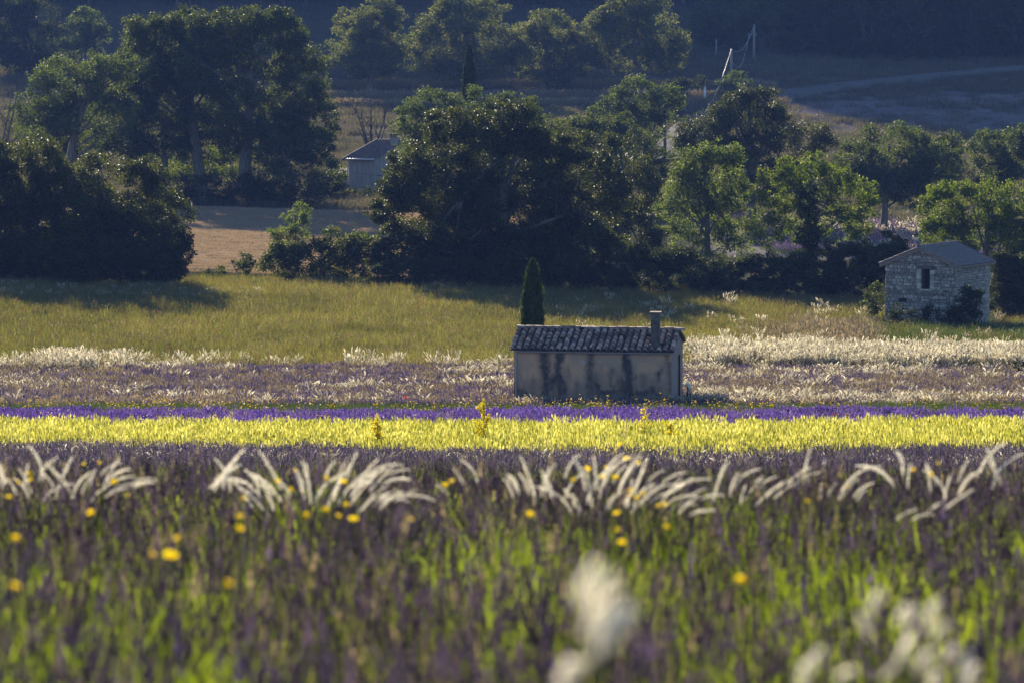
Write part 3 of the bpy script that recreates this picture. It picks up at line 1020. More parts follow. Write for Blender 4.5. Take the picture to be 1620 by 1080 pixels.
# ------------------------------------------------------------------ poles and wires along the lane
def build_poles():
    pm = rough_mat('pole_wood', [(.3, (.06, .045, .035)), (.7, (.12, .09, .07))], 2, stretch=(4, 4, .3))
    pg = rough_mat('pole_grey', [(.3, (.17, .16, .155)), (.7, (.26, .25, .24))], 2, stretch=(4, 4, .3))
    wm = rough_mat('bare_wire', [(.3, (.20, .20, .20)), (.7, (.28, .28, .28))], 2, rough=.5, bump=0, spec=.3)
    tops = {}
    for key, px, top, Y, r, mat, label, arm in [('a', 1052, 193, 345, .17, pm, 'dark brown wooden pole standing by the lane', False),
                                                ('b', 1157, 78, 430, .16, pg, 'grey utility pole rising behind the dark lane tree', False),
                                                ('c', 1193, 39, 470, .17, pg, 'grey utility pole with a crossarm at the wood edge', True),
                                                ('d', 1133, 62, 475, .12, pg, 'thin grey pole left of the two utility poles', False)]:
        t = at(px, top, Y)
        g = ground_at(px, Y)
        h = max(t[2] - g[2], 4.0)
        root = empty('utility_pole', (t[0], Y, t[2] - h))
        tag(root, label, 'pole', 'poles along the lane')
        p = MB()
        p.tube([(0, 0, -.6), (0, 0, h * .5), (.02, 0, h)], [r, r * .88, r * .75], 10)
        p.build('shaft', mat, root, smooth=True)
        if arm:
            a = MB()
            a.box((-.75, -.06, h - 1.35), (.35, .06, h - 1.23))
            ao = a.build('crossarm', mat, root)
            ins = MB()
            for xx in (-.7, -.35, .3): ins.tube([(xx, 0, h - 1.23), (xx, 0, h - 1.13), (xx, 0, h - 1.05)], [.04, .06, .03], 6)
            ins.build('insulators', wm, ao)
        tops[key] = t

    def wire(p, q, sag, label, r=.035, twist=True):
        n = 60
        s = np.linspace(0, 1, n)
        P = p[None] * (1 - s[:, None]) + q[None] * s[:, None]
        P[:, 2] -= sag * 4 * s * (1 - s)
        mb = MB()
        ln = np.linalg.norm(q - p)
        for k in range(2 if twist else 1):
            ph = s * ln * 2.2 + k * math.pi
            O = P + np.stack([np.cos(ph) * r * 1.1, 0 * s, np.sin(ph) * r * 1.1], -1) * (1 if twist else 0)
            mb.tube(O, r, 5)
        tag(mb.build('overhead_wire', wm, smooth=True), label, 'wire', 'wires along the lane')
    wire(tops['b'], tops['a'], 3.6, 'thick twisted wire sagging from the grey pole to the brown pole', .028)
    wire(tops['c'] + (0, 0, -.1), tops['b'], 1.4, 'upper wire between the two grey poles', .03)
    wire(tops['c'] + (-.6, 0, -1.3), tops['b'] + (0, 0, -1.1), 2.3, 'lower slack wire between the two grey poles', .03)
    wire(tops['a'] + (0, 0, -.3), at(985, 245, 300), 1.0, 'thin wire running left from the brown pole into the trees', .03, False)
    # white marker post at the lane
    b = at(1115, 146, 420)
    root = empty('marker_post', b)
    tag(root, 'small white marker post beside the lane', 'marker post')
    m = MB()
    m.tube([(0, 0, -1.0), (0, 0, .65), (0, 0, .72)], [.13, .13, .07], 8)
    m.build('post', rough_mat('white_paint', [(.3, (.6, .6, .6)), (.7, (.75, .75, .75))], 3, bump=0), root)


build_poles()

# ------------------------------------------------------------------ trees
def leaf_cloud(P, Nrm, size, rg, aspect=.55):
    """rhombic leaves at P, facing roughly Nrm"""
    n = len(P)
    Nrm = Nrm / (np.linalg.norm(Nrm, axis=1)[:, None] + 1e-9)
    r = rg.normal(size=(n, 3))
    u = np.cross(Nrm, r)
    u /= np.linalg.norm(u, axis=1)[:, None] + 1e-9
    v = np.cross(Nrm, u)
    L = (size * rg.uniform(.55, 1.25, n))[:, None]
    w = L * aspect
    V = np.stack([P - u * L * .5, P + v * w * .5 + Nrm * w * .18, P + u * L * .5, P - v * w * .5 + Nrm * w * .18], 1)
    return V.reshape(-1, 3), np.arange(n * 4).reshape(n, 4)


def make_crown(lobes, d, rg, leaf_px=3.8, lai=4.6, clump_px=20, depth=.95, airy=0.0, flat=.75, zmin=None):
    """lobes: (px, py, rx, ry[, depth offset]) in photograph pixels at depth d -> leaf mesh data + clump centres"""
    s = scale_at(d)
    Cs, Ps, Ns, Ts = [], [], [], []
    full = []
    for lb in lobes:                       # boughs: smaller lobes bulging out of each large one
        px, py, rx, ry = lb[:4]
        off = lb[4] if len(lb) > 4 else 0
        full.append((px, py, rx * .92, ry * .92, off, .95))
        if min(rx, ry) > 1.6 * clump_px:
            for _ in range(6):
                a, e = rg.uniform(0, 2 * math.pi), rg.uniform(-.9, .9)
                q = rg.uniform(.24, .42)
                c, sn = math.cos(e), math.sin(e)
                full.append((px + rx * .80 * math.cos(a) * c, py - ry * .80 * math.sin(a) * c, rx * q, min(ry, rx) * q * .85, off - min(rx, ry) * s * .8 * depth * sn, .55))
    lai = lai * (1.0 if len(full) == len(lobes) else .66)
    cpx = clump_px
    for lb in full:
        px, py, rx, ry, off, cf = lb
        clump_px = cpx * cf
        c = at(px, py, d + off)
        rad = np.array((rx * s, min(rx, ry * 1.4) * s * depth, ry * s))
        nc = max(4, int(3.4 * rx * ry / clump_px ** 2 * (1 - .45 * airy)))
        dirs = rg.normal(size=(nc, 3))
        dirs /= np.linalg.norm(dirs, axis=1)[:, None]
        rr = np.where(rg.random(nc) < .72, rg.uniform(.72, 1.0, nc), rg.uniform(.2, .72, nc))
        lump = 1 + .22 * (rg.random(nc) - .6)
        cc = c + dirs * rad * (rr * lump)[:, None]
        rc = clump_px * s * rg.uniform(.45, 1.25, nc)
        tot = lai * (1 - .5 * airy) * math.pi * rx * ry / (leaf_px ** 2 * .27 * 1.0)
        share = rc ** 2 / (rc ** 2).sum()
        cnt = np.maximum((tot * share).astype(int), 3)
        idx = np.repeat(np.arange(nc), cnt)
        q = rg.normal(size=(len(idx), 3))
        q /= np.linalg.norm(q, axis=1)[:, None]
        qr = rg.random(len(idx)) ** (1 / 2.4) * (1 + .25 * (rg.random(len(idx)) ** 4))
        p = cc[idx] + q * (qr * rc[idx])[:, None] * np.array((1, 1, flat))
        nr = q * .7 + rg.normal(size=q.shape) * .75 + np.array((0, 0, .45))
        Cs.append(cc)
        Ps.append(p)
        Ns.append(nr)
        ct = rg.random(nc) * .35
        Ts.append(np.clip(ct[idx] + rg.random(len(idx)) * .65, 0, 1))
    P, Nn, T = np.concatenate(Ps), np.concatenate(Ns), np.concatenate(Ts)
    if zmin is not None:
        g = zg(P[:, 0], P[:, 1]) + zmin
        k = P[:, 2] > g
        P, Nn, T = P[k], Nn[k], T[k]
    return P, Nn, T, np.concatenate(Cs)


def limb_mesh(base, top, r0, clumps, rg, nl=12, sway=.25):
    """tapered trunk with limbs that reach into the crown"""
    vs, fs = [], []

    def put(pts, rad, n):
        v, f = tube_np(pts, rad, n)
        b = sum(len(a) for a in vs)
        vs.append(v)
        fs.extend([tuple(i + b for i in q) for q in f])
    H = np.linalg.norm(top - base)
    n = 8
    t = np.linspace(0, 1, n)
    tr = base[None] * (1 - t[:, None]) + top[None] * t[:, None]
    w = np.cumsum(rg.normal(size=(n, 3)) * sway * H / 40, axis=0)
    w[:, 2] = 0
    tr = tr + w * np.minimum(t, 1)[:, None]
    put(tr, r0 * (1.25 - 1.0 * t ** .8) * np.where(t == 0, 1.25, 1), 9)
    if len(clumps):
        pick = rg.choice(len(clumps), min(nl, len(clumps)), replace=False)
        for i in pick:
            e = clumps[i]
            f0 = rg.uniform(.30, .85)
            a = np.array([np.interp(f0, t, tr[:, k]) for k in range(3)])
            mid = a * .5 + e * .5 + np.array((0, 0, .06 * np.linalg.norm(e - a))) + rg.normal(size=3) * .05 * np.linalg.norm(e - a)
            s = np.linspace(0, 1, 6)[:, None]
            pts = a * (1 - s) ** 2 + 2 * mid * s * (1 - s) + e * s ** 2
            rr = r0 * rg.uniform(.28, .45)
            put(pts, rr * (1 - .85 * s[:, 0]), 5)
            for _ in range(2):
                k = rg.integers(2, 5)
                e2 = pts[k] + (e - a) * rg.uniform(.2, .45) + rg.normal(size=3) * .14 * np.linalg.norm(e - a)
                put(np.array([pts[k], (pts[k] + e2) / 2 + rg.normal(size=3) * .03, e2]), [rr * .4, rr * .25, rr * .08], 4)
    return np.concatenate(vs), np.array(fs)


TREES = 0


def tree(name, label, d, base_px, lobes, mat, cat='tree', leaf_px=3.8, lai=4.6, clump_px=20, airy=0.0, trunk=True, r0=None, base_y=None,
         nl=12, flat=.75, depth=.95, group=None, lean=0, seed=None, crown_name='crown', zmin=None, bark='bark'):
    global TREES
    TREES += 1
    rg = np.random.default_rng(1000 + TREES if seed is None else seed)
    g = ground_at(base_px, d)
    P, Nn, T, C = make_crown(lobes, d, rg, leaf_px, lai, clump_px, depth, airy, flat, zmin)
    V, Fc = leaf_cloud(P - g, Nn, leaf_px * scale_at(d), rg)
    root = empty(name, g)
    tag(root, label, cat, group)
    me = mesh_np(crown_name, V, Fc, [M[mat]], attrs={'tint': np.repeat(T, 4)})
    link(crown_name, me, root)
    if trunk:
        zs = [at(l[0], l[1], d)[2] for l in lobes]
        xs = [at(l[0], l[1], d)[0] for l in lobes]
        top = np.array((np.mean(xs) * .6 + .4 * g[0] + lean, d, max(zs) + .15 * lobes[0][3] * scale_at(d)))
        H = top[2] - g[2]
        v, f = limb_mesh(g + np.array((0, 0, -.3)), top, r0 or max(.1, .03 * H), C, rg, nl)
        link('trunk', mesh_np('trunk', v - g, f, [M[bark]], smooth=True), root)
    return root


# -- the hedge line at the end of the meadow
tree('oak_tree', 'big dark spreading oak in the middle, behind the plaster hut', 224, 800,
     [(775, 262, 118, 98), (690, 330, 92, 95), (890, 295, 88, 88), (800, 345, 135, 110, 2), (635, 330, 52, 60, -1), (950, 335, 55, 75, -1), (720, 215, 62, 45), (820, 210, 55, 48), (650, 265, 40, 48, -1),
      (880, 235, 50, 42), (790, 420, 190, 55)], 'oak', leaf_px=4.3, lai=5.6, clump_px=21, r0=.55, nl=26)
tree('broad_tree', 'broad dark tree at the left edge of the meadow', 219, 60,
     [(40, 290, 95, 85), (-40, 330, 90, 90), (110, 330, 80, 75), (50, 380, 130, 65)], 'oak', leaf_px=4.3, lai=5.4, clump_px=20, r0=.35, nl=22)
tree('broad_tree', 'rounded dark tree right of the one at the left meadow edge', 217, 205,
     [(190, 310, 88, 68), (255, 345, 55, 65), (140, 350, 70, 70), (215, 385, 85, 60)], 'oak', leaf_px=4.3, lai=5.4, clump_px=19, r0=.3, nl=18)
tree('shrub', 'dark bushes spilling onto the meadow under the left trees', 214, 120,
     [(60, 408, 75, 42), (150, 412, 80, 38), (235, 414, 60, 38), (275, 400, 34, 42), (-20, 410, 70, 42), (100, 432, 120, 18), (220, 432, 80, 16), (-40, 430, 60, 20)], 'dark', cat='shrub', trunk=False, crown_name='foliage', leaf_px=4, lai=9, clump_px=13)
tree('sapling', 'slender young tree poking out of the hedge by the stubble field', 228, 468,
     [(468, 352, 30, 26), (478, 336, 16, 20), (455, 380, 34, 24)], 'pale', leaf_px=3.6, lai=3.2, clump_px=9, airy=.3, r0=.07, nl=10)
tree('hedge_bush', 'wide dark hedge bush between the stubble field and the oak', 225, 505,
     [(505, 412, 88, 34), (560, 405, 55, 40), (450, 415, 48, 32), (530, 380, 40, 22), (520, 436, 90, 14)], 'tall', cat='bush', leaf_px=4, clump_px=13, r0=.1)
tree('hedge_bush', 'small round bush left of the wide hedge bush', 224, 384,
     [(384, 418, 22, 16), (350, 430, 22, 9), (330, 432, 14, 8)], 'tall', cat='bush', leaf_px=3.6, clump_px=8, r0=.06)
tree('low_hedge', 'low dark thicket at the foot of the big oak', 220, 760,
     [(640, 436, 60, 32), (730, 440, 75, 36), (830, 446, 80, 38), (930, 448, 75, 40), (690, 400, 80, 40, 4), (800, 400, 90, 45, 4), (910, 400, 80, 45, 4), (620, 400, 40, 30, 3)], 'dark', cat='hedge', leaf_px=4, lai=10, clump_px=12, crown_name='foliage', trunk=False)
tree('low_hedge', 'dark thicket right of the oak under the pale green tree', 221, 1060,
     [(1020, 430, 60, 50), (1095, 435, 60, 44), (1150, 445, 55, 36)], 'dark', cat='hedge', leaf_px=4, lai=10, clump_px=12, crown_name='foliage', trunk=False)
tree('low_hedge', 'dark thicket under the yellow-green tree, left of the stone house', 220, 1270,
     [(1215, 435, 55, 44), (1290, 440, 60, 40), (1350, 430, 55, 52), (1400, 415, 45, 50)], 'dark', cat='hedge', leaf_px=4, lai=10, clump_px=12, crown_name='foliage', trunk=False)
tree('broad_tree', 'dark tree filling the gap right of the oak', 252, 985,
     [(985, 285, 62, 72), (940, 250, 48, 50), (1015, 320, 45, 70), (985, 370, 70, 60)], 'oak', leaf_px=4, lai=4.6, clump_px=17, r0=.3)
tree('pale_tree', 'airy pale green tree right of the oak', 234, 1120,
     [(1125, 285, 62, 58), (1090, 330, 50, 60), (1160, 340, 48, 62), (1120, 390, 75, 50), (1140, 240, 34, 26), (1090, 260, 32, 28)], 'pale', leaf_px=4.3, lai=3.8, clump_px=15, airy=.15, r0=.22, nl=22)
tree('ivied_tree', 'airy yellow-green tree with a dark ivied trunk', 229, 1277,
     [(1290, 280, 62, 38), (1230, 300, 38, 38), (1345, 305, 45, 42), (1255, 350, 48, 42), (1330, 355, 52, 38), (1275, 262, 42, 22), (1370, 330, 24, 24), (1215, 370, 24, 30)], 'lime', leaf_px=4.4, lai=3.6, clump_px=13, airy=.2, r0=.2, nl=26)
tree('ivy_column', 'dark ivy wrapped round the trunk of the yellow-green tree', 228.2, 1277,
     [(1278, 345, 17, 60), (1282, 395, 24, 50), (1270, 310, 12, 30)], 'dark', cat='ivy', leaf_px=3.8, lai=5, clump_px=10, trunk=False, crown_name='foliage')
tree('walnut_tree', 'bright yellow-green tree behind the stone house', 222, 1560,
     [(1555, 325, 60, 45), (1490, 330, 42, 38), (1620, 335, 60, 55), (1560, 385, 78, 48), (1500, 370, 42, 40), (1660, 380, 50, 60)], 'lime', leaf_px=4.6, lai=4.8, clump_px=15, airy=.1, r0=.28, nl=24)
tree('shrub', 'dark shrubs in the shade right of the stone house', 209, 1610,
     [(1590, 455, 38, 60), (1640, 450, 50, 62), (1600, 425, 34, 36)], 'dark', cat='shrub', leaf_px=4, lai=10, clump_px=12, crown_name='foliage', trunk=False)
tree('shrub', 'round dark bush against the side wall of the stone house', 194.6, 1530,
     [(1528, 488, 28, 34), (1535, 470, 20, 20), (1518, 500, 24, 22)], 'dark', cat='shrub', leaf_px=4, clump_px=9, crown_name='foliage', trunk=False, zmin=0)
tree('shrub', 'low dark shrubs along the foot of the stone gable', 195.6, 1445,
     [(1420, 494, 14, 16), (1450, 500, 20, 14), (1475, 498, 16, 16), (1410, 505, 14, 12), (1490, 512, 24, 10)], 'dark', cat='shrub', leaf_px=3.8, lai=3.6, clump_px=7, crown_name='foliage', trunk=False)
tree('shrub', 'small green bush at the left corner of the stone house', 202, 1386,
     [(1386, 466, 16, 24), (1378, 485, 18, 16)], 'tall', cat='shrub', leaf_px=3.8, clump_px=8, crown_name='foliage', trunk=False)
tree('shrub', 'small dark green bush at the right edge of the dry field', 160, 1614,
     [(1614, 577, 12, 9), (1630, 576, 14, 9)], 'dark', cat='shrub', leaf_px=3.6, clump_px=5, crown_name='foliage', trunk=False)
# -- second line
tree('broad_tree', 'dark rounded tree in front of the lane', 292, 1190,
     [(1180, 205, 72, 58), (1112, 218, 48, 44), (1095, 250, 36, 40), (1255, 225, 58, 60), (1200, 165, 45, 28), (1190, 270, 110, 60), (1145, 180, 26, 22)], 'oak', leaf_px=3.8, lai=4.8, clump_px=17, r0=.4)
tree('round_tree', 'mid green tree with forked trunk above the pale field', 292, 1398,
     [(1400, 240, 76, 54), (1350, 262, 40, 46), (1470, 260, 50, 52), (1420, 284, 90, 40), (1380, 305, 50, 26), (1450, 306, 60, 26)], 'bluish', leaf_px=3.8, lai=5.0, clump_px=15, r0=.3, nl=18)
tree('round_tree', 'small dark tree between the forked tree and the right edge', 296, 1500,
     [(1500, 248, 32, 42), (1490, 275, 36, 34)], 'tall', leaf_px=3.8, lai=4.6, clump_px=13, r0=.2)
tree('round_tree', 'green tree at the right edge of the second tree line', 286, 1570,
     [(1560, 238, 34, 38), (1600, 245, 42, 46), (1570, 275, 60, 36), (1650, 240, 46, 56)], 'bluish', leaf_px=3.8, lai=4.4, clump_px=14, r0=.25)
tree('round_tree', 'pale green tree line just behind the top of the big oak', 276, 700,
     [(690, 180, 58, 40), (650, 210, 40, 50), (745, 175, 50, 38), (800, 185, 55, 38), (860, 215, 50, 45), (740, 250, 110, 60)], 'bluish', leaf_px=3.7, lai=4.2, clump_px=14, r0=.3)
tree('round_tree', 'green tree between the oak top and the lane pole', 332, 1010,
     [(1005, 158, 46, 36), (965, 185, 36, 34), (1050, 170, 36, 36), (1000, 205, 70, 40)], 'bluish', leaf_px=3.6, lai=4.2, clump_px=13, r0=.25)
tree('round_tree', 'dark tree directly left of the brown pole', 315, 965,
     [(955, 205, 50, 36), (925, 235, 50, 50), (1005, 235, 42, 42), (1030, 265, 36, 40)], 'tall', leaf_px=3.7, lai=4.6, clump_px=14, r0=.22)
tree('shrub', 'light shrub growing where the lane bends', 400, 1165,
     [(1165, 128, 22, 16), (1150, 140, 20, 14)], 'bluish', cat='shrub', leaf_px=3.4, clump_px=8, crown_name='foliage', trunk=False)
tree('shrub', 'dark clipped shrubs beside the lane, right of the row', 398, 1070,
     [(1070, 150, 26, 28), (1095, 130, 20, 12), (1060, 175, 24, 24)], 'dark', cat='shrub', leaf_px=3.4, clump_px=10, crown_name='foliage', trunk=False)
# -- the tall group on the left, behind the stubble field
tree('tall_tree', 'tallest broad tree of the group left of the farmhouse', 312, 383,
     [(405, 70, 88, 62), (345, 100, 70, 68), (470, 130, 54, 75), (400, 165, 115, 75), (440, 45, 50, 32), (350, 45, 50, 32), (490, 195, 46, 55), (450, 205, 60, 40)], 'tall', leaf_px=4.0, lai=5.2, clump_px=18, r0=.55, nl=24)
tree('tall_tree', 'tall tree with a grey trunk left of the tallest one', 316, 322,
     [(255, 80, 66, 60), (222, 120, 62, 62), (290, 150, 75, 66), (240, 48, 44, 32), (300, 42, 40, 34), (200, 160, 50, 50), (310, 105, 50, 50)], 'tall', leaf_px=4.0, lai=5.2, clump_px=17, r0=.5, nl=22)
tree('leaning_tree', 'lighter leaning tree at the left of the tall group', 306, 92,
     [(120, 122, 70, 50), (80, 150, 52, 48), (175, 132, 58, 54), (62, 195, 54, 48), (140, 185, 85, 54)], 'bluish', leaf_px=4.0, lai=3.4, clump_px=15, airy=.15, r0=.4, nl=22, lean=2.0)
tree('tall_tree', 'dim tree with a slim trunk deep inside the tall group', 318, 265,
     [(265, 195, 80, 55), (200, 205, 70, 55), (330, 200, 65, 50), (140, 215, 60, 50), (60, 220, 60, 50), (300, 235, 80, 36), (420, 235, 70, 36)], 'tall', leaf_px=4.0, lai=3.8, clump_px=16, r0=.35)
tree('shrub', 'sunlit undergrowth between the trunks of the tall group', 322, 310,
     [(300, 265, 60, 34), (350, 255, 40, 30), (250, 270, 40, 34)], 'lime', cat='shrub', leaf_px=4.0, lai=3.2, clump_px=12, crown_name='foliage', trunk=False)
tree('shrub', 'dark bushes at the foot of the tall group by the stubble', 306, 380,
     [(330, 305, 50, 26), (400, 305, 55, 28), (470, 308, 55, 26), (280, 305, 34, 30)], 'dark', cat='shrub', leaf_px=4.0, lai=4.6, clump_px=13, crown_name='foliage', trunk=False)
tree('shrub', 'blue-green bushy tree in front of the lean-to shed', 309, 450,
     [(450, 250, 55, 42), (490, 230, 40, 34), (430, 285, 50, 36), (515, 270, 26, 34)], 'tall', cat='bush', leaf_px=4.0, lai=4.6, clump_px=15, r0=.2)
tree('shrub', 'dark bushes below the pale farmhouse wall', 318, 545,
     [(540, 312, 46, 28), (575, 318, 34, 18), (505, 300, 34, 32), (528, 286, 24, 18)], 'dark', cat='shrub', leaf_px=3.8, lai=4.6, clump_px=11, crown_name='foliage', trunk=False)
# -- the row of round trees on the terrace
tree('row_tree', 'leftmost of the four round trees in the terrace row', 432, 585,
     [(588, 65, 66, 64), (556, 85, 46, 42), (622, 85, 44, 46), (592, 26, 48, 32)], 'linden', leaf_px=3.5, lai=4.6, clump_px=14, r0=.32, group='row of round trees on the terrace')
tree('row_tree', 'second round tree from the left in the terrace row', 434, 735,
     [(735, 58, 78, 68), (690, 75, 48, 50), (778, 80, 46, 48), (735, 18, 54, 34)], 'linden', leaf_px=3.5, lai=4.6, clump_px=14, r0=.34, group='row of round trees on the terrace')
tree('row_tree', 'third and smallest of the four round terrace trees', 433, 860,
     [(868, 76, 62, 58), (838, 85, 40, 44), (902, 90, 42, 42), (868, 44, 46, 30)], 'linden', leaf_px=3.5, lai=4.6, clump_px=13, r0=.3, group='row of round trees on the terrace')
tree('row_tree', 'rightmost and largest of the four round terrace trees', 430, 1005,
     [(1003, 55, 80, 68), (958, 70, 48, 48), (1052, 75, 44, 46), (1000, 12, 62, 38)], 'linden', leaf_px=3.5, lai=4.6, clump_px=14, r0=.34, group='row of round trees on the terrace')
tree('dark_tree', 'dark tall tree in the far upper left corner', 455, 40,
     [(45, 60, 62, 62), (5, 50, 60, 70), (50, 20, 40, 28), (60, 105, 60, 40)], 'dark', leaf_px=3.6, lai=4.8, clump_px=15, r0=.35)
tree('dark_tree', 'small round tree right of the far left corner tree', 445, 136,
     [(136, 40, 34, 34), (120, 65, 32, 32), (150, 62, 26, 30)], 'bluish', leaf_px=3.6, lai=4.6, clump_px=12, r0=.22)
tree('wood_edge_tree', 'sunlit broad tree above the lane at the wood edge', 480, 1165,
     [(1160, 20, 70, 42), (1120, 40, 40, 34), (1215, 35, 48, 46), (1150, 60, 50, 24)], 'tall', leaf_px=3.5, lai=4.2, clump_px=14, r0=.3)
for (px, py, rx, ry, d, lab) in [(1290, 50, 50, 70, 478, 'dark tree of the wood just right of the sunlit one'), (1370, 60, 52, 62, 474, 'dark tree of the wood above the road bend'),
                                 (1450, 52, 50, 62, 473, 'dark tree of the wood above the middle of the road'), (1530, 45, 52, 62, 474, 'dark tree of the wood above the road, second from right'),
                                 (1612, 40, 54, 62, 475, 'dark tree of the wood at the right edge above the road')]:
    tree('wood_edge_tree', lab, d, px, [(px, py, rx, ry), (px - 18, py + 30, rx * .8, ry * .6), (px + 20, py + 24, rx * .7, ry * .6)], 'dark', leaf_px=3.5, lai=4.2, clump_px=14, r0=.3, group='dark trees at the edge of the wood')


def cypress(label, d, px, top_py, base_y, half_px, n, seed, leaf, mat='cypress'):
    rg = np.random.default_rng(seed)
    g = ground_at(px, d)
    if base_y is not None: g[2] = base_y
    topz = at(px, top_py, d)[2]
    H = topz - g[2]
    s = scale_at(d)
    t = rg.random(n) ** 1.1
    prof = np.interp(t, [0, .05, .25, .5, .8, .95, 1], [.75, .9, 1, .95, .70, .36, .06])
    a = rg.uniform(0, 2 * math.pi, n)
    flute = 1 + .13 * np.sin(a * 5 + t * 6) + .10 * np.sin(a * 9 - t * 14) + .10 * (vnoise(a * 2, t * H, .5, 3) - .5)
    rr = half_px * s * prof * flute * np.sqrt(rg.uniform(.35, 1.08, n)) * (1 + .45 * rg.random(n) ** 9)
    P = np.stack([np.cos(a) * rr, np.sin(a) * rr, .12 + t * (H - .1)], -1)
    out = np.stack([np.cos(a), np.sin(a), 0 * a], -1)
    Nn = out + rg.normal(size=(n, 3)) * .5
    u = np.stack([out[:, 0] * .25, out[:, 1] * .25, np.ones(n)], -1) + rg.normal(size=(n, 3)) * .25
    u /= np.linalg.norm(u, axis=1)[:, None]
    v = np.cross(Nn, u)
    v /= np.linalg.norm(v, axis=1)[:, None] + 1e-9
    L = (leaf * rg.uniform(.6, 1.3, n))[:, None]
    V = np.stack([P - u * L * .4, P + v * L * .16, P + u * L * .6, P - v * L * .16], 1).reshape(-1, 3)
    root = empty('cypress_tree', g)
    tag(root, label, 'cypress')
    link('crown', mesh_np('crown', V, np.arange(n * 4).reshape(n, 4), [M[mat]], attrs={'tint': np.repeat(rg.random(n), 4)}), root)
    tv, tf = tube_np(np.array([(0, 0, -.3), (0, 0, H * .5), (0, 0, H * .93)]), [half_px * s * .22, half_px * s * .13, .015], 8)
    link('trunk', mesh_np('trunk', tv, np.array(tf), [M['bark']], smooth=True), root)


cypress('short dark cypress standing right behind the plaster hut', 151, 843, 412, None, 17.5, 26000, 5, .16)
cypress('slender tall cypress rising behind the big oak', 300, 743, 74, None, 12.5, 16000, 6, .34, 'dark')


def bare_tree(label, d, px, base_py, tips, seed, r0=.12, name='bare_tree', cat='tree'):
    rg = np.random.default_rng(seed)
    b = at(px, base_py, d)
    g = ground_at(px, d)
    b = np.array((b[0], d, min(b[2], g[2])))
    vs, fs = [], []

    def put(pts, rad, n):
        v, f = tube_np(np.asarray(pts), rad, n)
        o = sum(len(a) for a in vs)
        vs.append(v)
        fs.extend([tuple(i + o for i in q) for q in f])
    for tx, ty in tips:
        e = at(tx, ty, d + rg.uniform(-1, 1))
        k = np.linspace(0, 1, 7)[:, None]
        mid = b * .55 + e * .45 + np.array((0, 0, .1 * np.linalg.norm(e - b)))
        pts = b * (1 - k) ** 2 + 2 * mid * k * (1 - k) + e * k ** 2 + np.cumsum(rg.normal(size=(7, 3)) * .05, 0)
        put(pts, r0 * (1 - .8 * k[:, 0]), 6)
        for j in range(9):
            i = rg.integers(2, 7)
            dr = (e - b) * rg.uniform(.12, .32) + rg.normal(size=3) * np.linalg.norm(e - b) * .12
            put([pts[i], pts[i] + dr * .5 + rg.normal(size=3) * .06, pts[i] + dr], [r0 * .3, r0 * .2, r0 * .06], 4)
    root = empty(name, b)
    tag(root, label, cat)
    link('branches', mesh_np('branches', np.concatenate(vs) - b, np.array(fs), [M['dead']], smooth=True), root)


bare_tree('leafless dark tree standing behind the farmhouse roof', 352, 590, 232, [(590, 174), (572, 190), (605, 205), (562, 184), (612, 178)], 3, .16)
bare_tree('tangle of bare grey scrub below the utility poles', 452, 1192, 128, [(1180, 80), (1205, 70), (1222, 58), (1160, 92), (1215, 95), (1238, 82), (1170, 75)], 4, .09, 'bare_scrub', 'scrub')
bare_tree('thin dead branches reaching in at the left edge', 300, -10, 230, [(20, 150), (28, 175), (15, 195), (34, 140)], 8, .13)

# ------------------------------------------------------------------ field plants: tufts and how they are strewn
def strips(base, tipv, side, w, segs=3, bend=None, taper=.85):
    """n blades: base (n,3), tip offset (n,3), side (n,3) -> verts, quads"""
    n = len(base)
    t = np.linspace(0, 1, segs + 1)
    mid = np.zeros((n, 3)) if bend is None else bend
    C = base[:, None] + tipv[:, None] * t[None, :, None] + mid[:, None] * (4 * t * (1 - t))[None, :, None]
    ww = np.asarray(w).reshape(-1, 1, 1) * (1 - taper * t ** 1.5)[None, :, None]
    Lf, Rt = C - side[:, None] * ww * .5, C + side[:, None] * ww * .5
    V = np.stack([Lf, Rt], 2).reshape(-1, 3)
    k = (segs + 1) * 2
    i = (np.arange(n)[:, None] * k + 2 * np.arange(segs)[None, :]).reshape(-1)
    Fq = np.stack([i, i + 1, i + 3, i + 2], -1)
    return V, Fq, k


